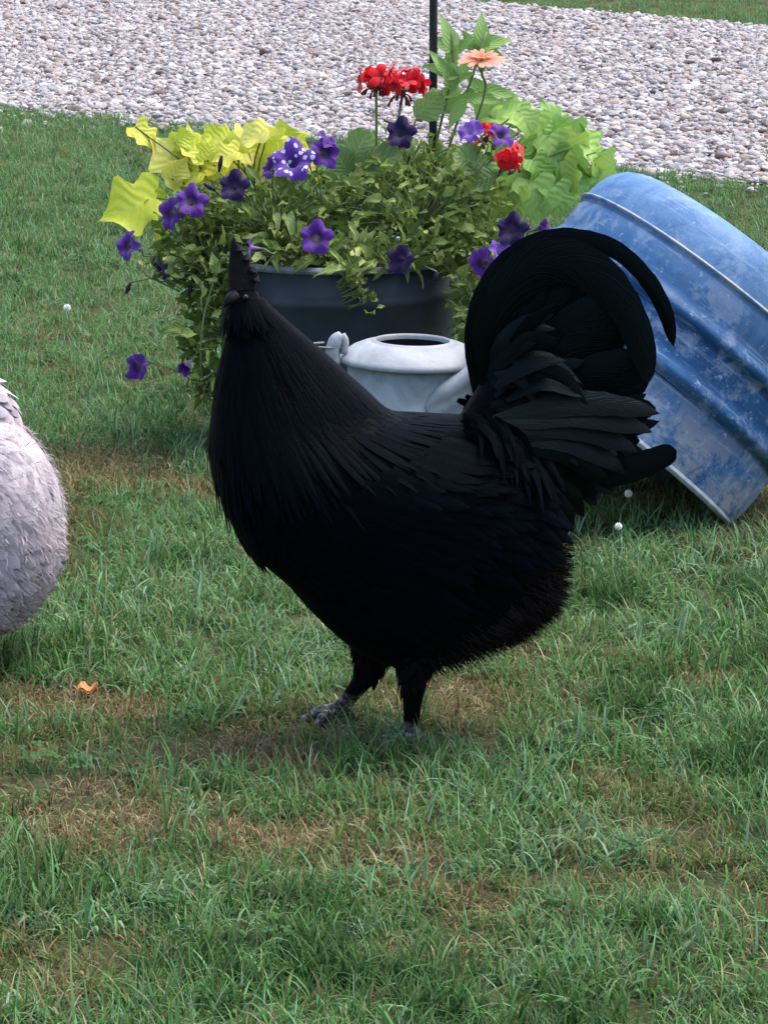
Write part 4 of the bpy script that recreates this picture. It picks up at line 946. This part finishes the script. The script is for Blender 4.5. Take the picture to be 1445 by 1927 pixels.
# --- geraniums
def floret_mesh():
    mb = MB()
    for k in range(5):
        a = k*1.2566; d = Vector((math.cos(a), math.sin(a), 0)); b = Vector((-d.y, d.x, 0)); v, uv = [], []
        for u, hw_, z in ((0, .06, -.1), (.35, .28, .05), (.7, .38, .12), (.95, .22, .02)):
            for e in (-1, 0, 1): v.append(d*u + b*hw_*e + Vector((0, 0, z - .08*abs(e)))); uv.append((u, e))
        mb.add(v, [(3*q+j, 3*q+j+1, 3*q+j+4, 3*q+j+3) for q in range(3) for j in range(2)], None, uv)
    return mb.mesh('floret', M['red'])
FLO = floret_mesh()
def geranium(label, root, heads, leaves, buds):
    o = thing('geranium_plant', root, label, 'plant'); sb = MB()
    for cx, cy, Y, rpx, nf in heads:
        R = rpx/PXM(Y); c = at(cx, cy, Y); hub = MB()
        lathe(hub, [(.0005, -.010), (.005, -.004), (.006, .002), (.0005, .006)], Matrix.Translation(c - Vector((0, 0, R*.5))), 10)
        hd = hub.build('flower_head', M['redbud'], o)
        for k in range(nf):
            a = k*2.4; h = random.uniform(-.1, .95); q = math.sqrt(max(0, 1-h*h)); d = Vector((q*math.cos(a), q*math.sin(a) - .15, h)).normalized()
            p = c + Vector((d.x*R, d.y*R*.8, d.z*R*.62))
            p += Vector((random.gauss(0, .004), random.gauss(0, .003), random.gauss(0, .005))); d = (d + Vector((random.gauss(0, .4), random.gauss(0, .4), random.gauss(0, .3)))).normalized()
            fl_ = place('floret', FLO, frame(p, d.orthogonal(), d) @ Matrix.Scale(random.uniform(.017, .028)*min(1.05, rpx/29), 4), hd)
            stemtube(sb, [c - Vector((0, 0, R*.5)), p - d*.003], .0012)
        stemtube(sb, [c - Vector((0, 0, R*.5)), (c + Vector(root))/2 + Vector((.01, 0, .01)), Vector(root)], .0028)
        for k in range(buds):
            b = MB(); a = k*2.4; s0 = c - Vector((0, 0, R*.5)); e = s0 + Vector((.022*math.cos(a) - .006, .012*math.sin(a), -.012 - .012*random.random()))
            tube(b, [s0, s0.lerp(e, .7) + Vector((0, 0, .006)), e], [.0012, .0014, .0032], 6, 8); b.build('bud', M['redbud'], hd)
    for cx, cy, Y, L, deg in leaves:
        _, c = put_leaf(Lm['ger'], cx, cy, Y, L, deg, o); stemtube(sb, [c, (c + Vector(root))/2, Vector(root)], .002)
    sb.build('stems', M['stem'], o)
geranium('red geranium with an upright scarlet flower head on a tall stem', (TX + .05, TY, .335), [(708, 152, 6.72, 27, 8), (758, 158, 6.71, 34, 12)], [(680, 270, 6.74, 60, 60), (725, 300, 6.7, 66, 20), (640, 300, 6.72, 50, 120), (810, 195, 6.74, 60, 40)], 7)
geranium('red geranium with small crimson heads tucked against the lime vine', (TX + .13, TY - .04, .335), [(914, 252, 6.66, 20, 6), (962, 296, 6.64, 22, 8)], [(880, 300, 6.66, 60, 150), (900, 340, 6.64, 60, 200)], 3)
# --- zinnia
zr = (TX + .16, TY + .05, .335); zin = thing('zinnia_plant', zr, 'peach coloured zinnia standing tall above the tub with pale green leaves', 'plant'); sb = MB()
zc = at(906, 116, 6.76); ZM = frame(zc, Vector((1, -.1, .0)), Vector((.12, -.25, 1)))
hub = MB(); lathe(hub, [(.0005, -.020), (.005, -.018), (.009, -.008), (.010, .0), (.006, .006), (.0005, .008)], ZM, 14); hd = hub.build('flower_head', M['zinleaf'], zin)
pm = MB(); v, uv = [], []
for u, hw_, z in ((0, .08, 0), (.3, .15, .06), (.65, .19, .06), (.9, .14, -.01), (1, .04, -.05)):
    for e in (-1, 0, 1): v.append((u, e*hw_, z - .05*abs(e))); uv.append((u, e))
pm.add(v, [(3*q+j, 3*q+j+1, 3*q+j+4, 3*q+j+3) for q in range(4) for j in range(2)], None, uv); pme = pm.mesh('petal', M['peach'])
for k in range(24):
    a = k*2.399; tl = .10 if k < 14 else .55
    place('petal', pme, ZM @ Matrix.Rotation(a, 4, 'Z') @ Matrix.Rotation(-tl, 4, 'Y') @ Matrix.Translation((.006, 0, .002)) @ Matrix.Scale(.040 if k < 14 else .026, 4), hd)
stemtube(sb, [zc - Vector((0, 0, .018)), at(905, 200, 6.78), Vector(zr)], .0028)
stemtube(sb, [at(850, 60, 6.80), at(846, 160, 6.79), Vector(zr) - Vector((.03, 0, 0))], .003); stemtube(sb, [at(915, 60, 6.83), at(880, 170, 6.80), Vector(zr) - Vector((.02, 0, 0))], .003)
for cx, cy, L, deg, dy in [(846, 66, 66, 100, .0), (836, 84, 60, 150, .02), (862, 88, 62, 40, .02), (905, 62, 70, 95, .05), (890, 82, 64, 130, .05), (928, 78, 70, 20, .05), (918, 96, 60, -20, .06), (832, 130, 70, 160, -.02), (845, 140, 66, 110, -.03), (868, 150, 60, 30, .0), (828, 118, 56, 120, -.02), (838, 175, 66, 190, .0), (872, 190, 76, 20, .0), (905, 185, 72, -10, .03), (930, 170, 70, 10, .05), (815, 205, 70, 170, .0), (860, 215, 66, 240, -.03), (895, 160, 56, 140, .04), (850, 110, 60, 70, .01), (880, 120, 56, 60, .06)]:
    put_leaf(Lm['zin'], cx, cy, 6.79 + dy, L, deg, zin, None, .35)
sb.build('stems', M['stem'], zin)

# ------------------------------------------------------------------ small things on the lawn
def clover(px, py, lab, s=.75):
    g = ground(px, py, .055); o = thing('clover_flower', (g.x, g.y, 0), lab, 'flower', None)
    b = MB(); stemtube(b, [(g.x, g.y, 0), (g.x + .004, g.y, .03), (g.x, g.y, .056)], .0011); b.build('stem', M['stem'], o)
    h = MB()
    for k in range(34):
        a = k*2.4; z = 1 - 2*(k+.5)/34; q = math.sqrt(1-z*z); d = Vector((q*math.cos(a), q*math.sin(a), z))
        c = Vector((g.x, g.y, .058)); tube(h, [c + d*.003, c + d*.0085*s], [.0015, .0009], 5, 3)
    h.build('blossom', M['clover'], o)
clover(1182, 932, 'white clover blossom in the grass at the mouth of the blue drum', .85)
clover(1163, 994, 'white clover blossom in thick grass behind the rooster\'s fluffy rear')
clover(127, 582, 'lone white clover blossom in open lawn above the hen', 1.1)
g = ground(166, 1316); b = MB(); v, f = [], []
for i in range(7):
    for j in range(6): v.append((g.x + (i-3)*.0045, g.y + (j-2.5)*.005, .018 + .012*noise.noise(Vector((i*.9 + .3, j*.8, 2))) + .004*math.sin(i*1.3)))
nb_ = len(v); v += [(x, y_, z - .004) for x, y_, z in v]
for i in range(6):
    for j in range(5): a = i*6+j; f += [(a, a+6, a+7, a+1), (a+nb_, a+1+nb_, a+7+nb_, a+6+nb_)]
rim_ = [i*6 for i in range(7)] + [36+j for j in range(1, 6)] + [i*6+5 for i in range(5, -1, -1)] + [j for j in range(4, 0, -1)]
for k in range(len(rim_)): a, c = rim_[k], rim_[(k+1) % len(rim_)]; f.append((a, c, c+nb_, a+nb_))
b.add(v, f); b.solo('food_scrap', M['orange'], (g.x, g.y, 0), 'small crumpled orange scrap lying in the dry grass patch by the hen', 'scrap')
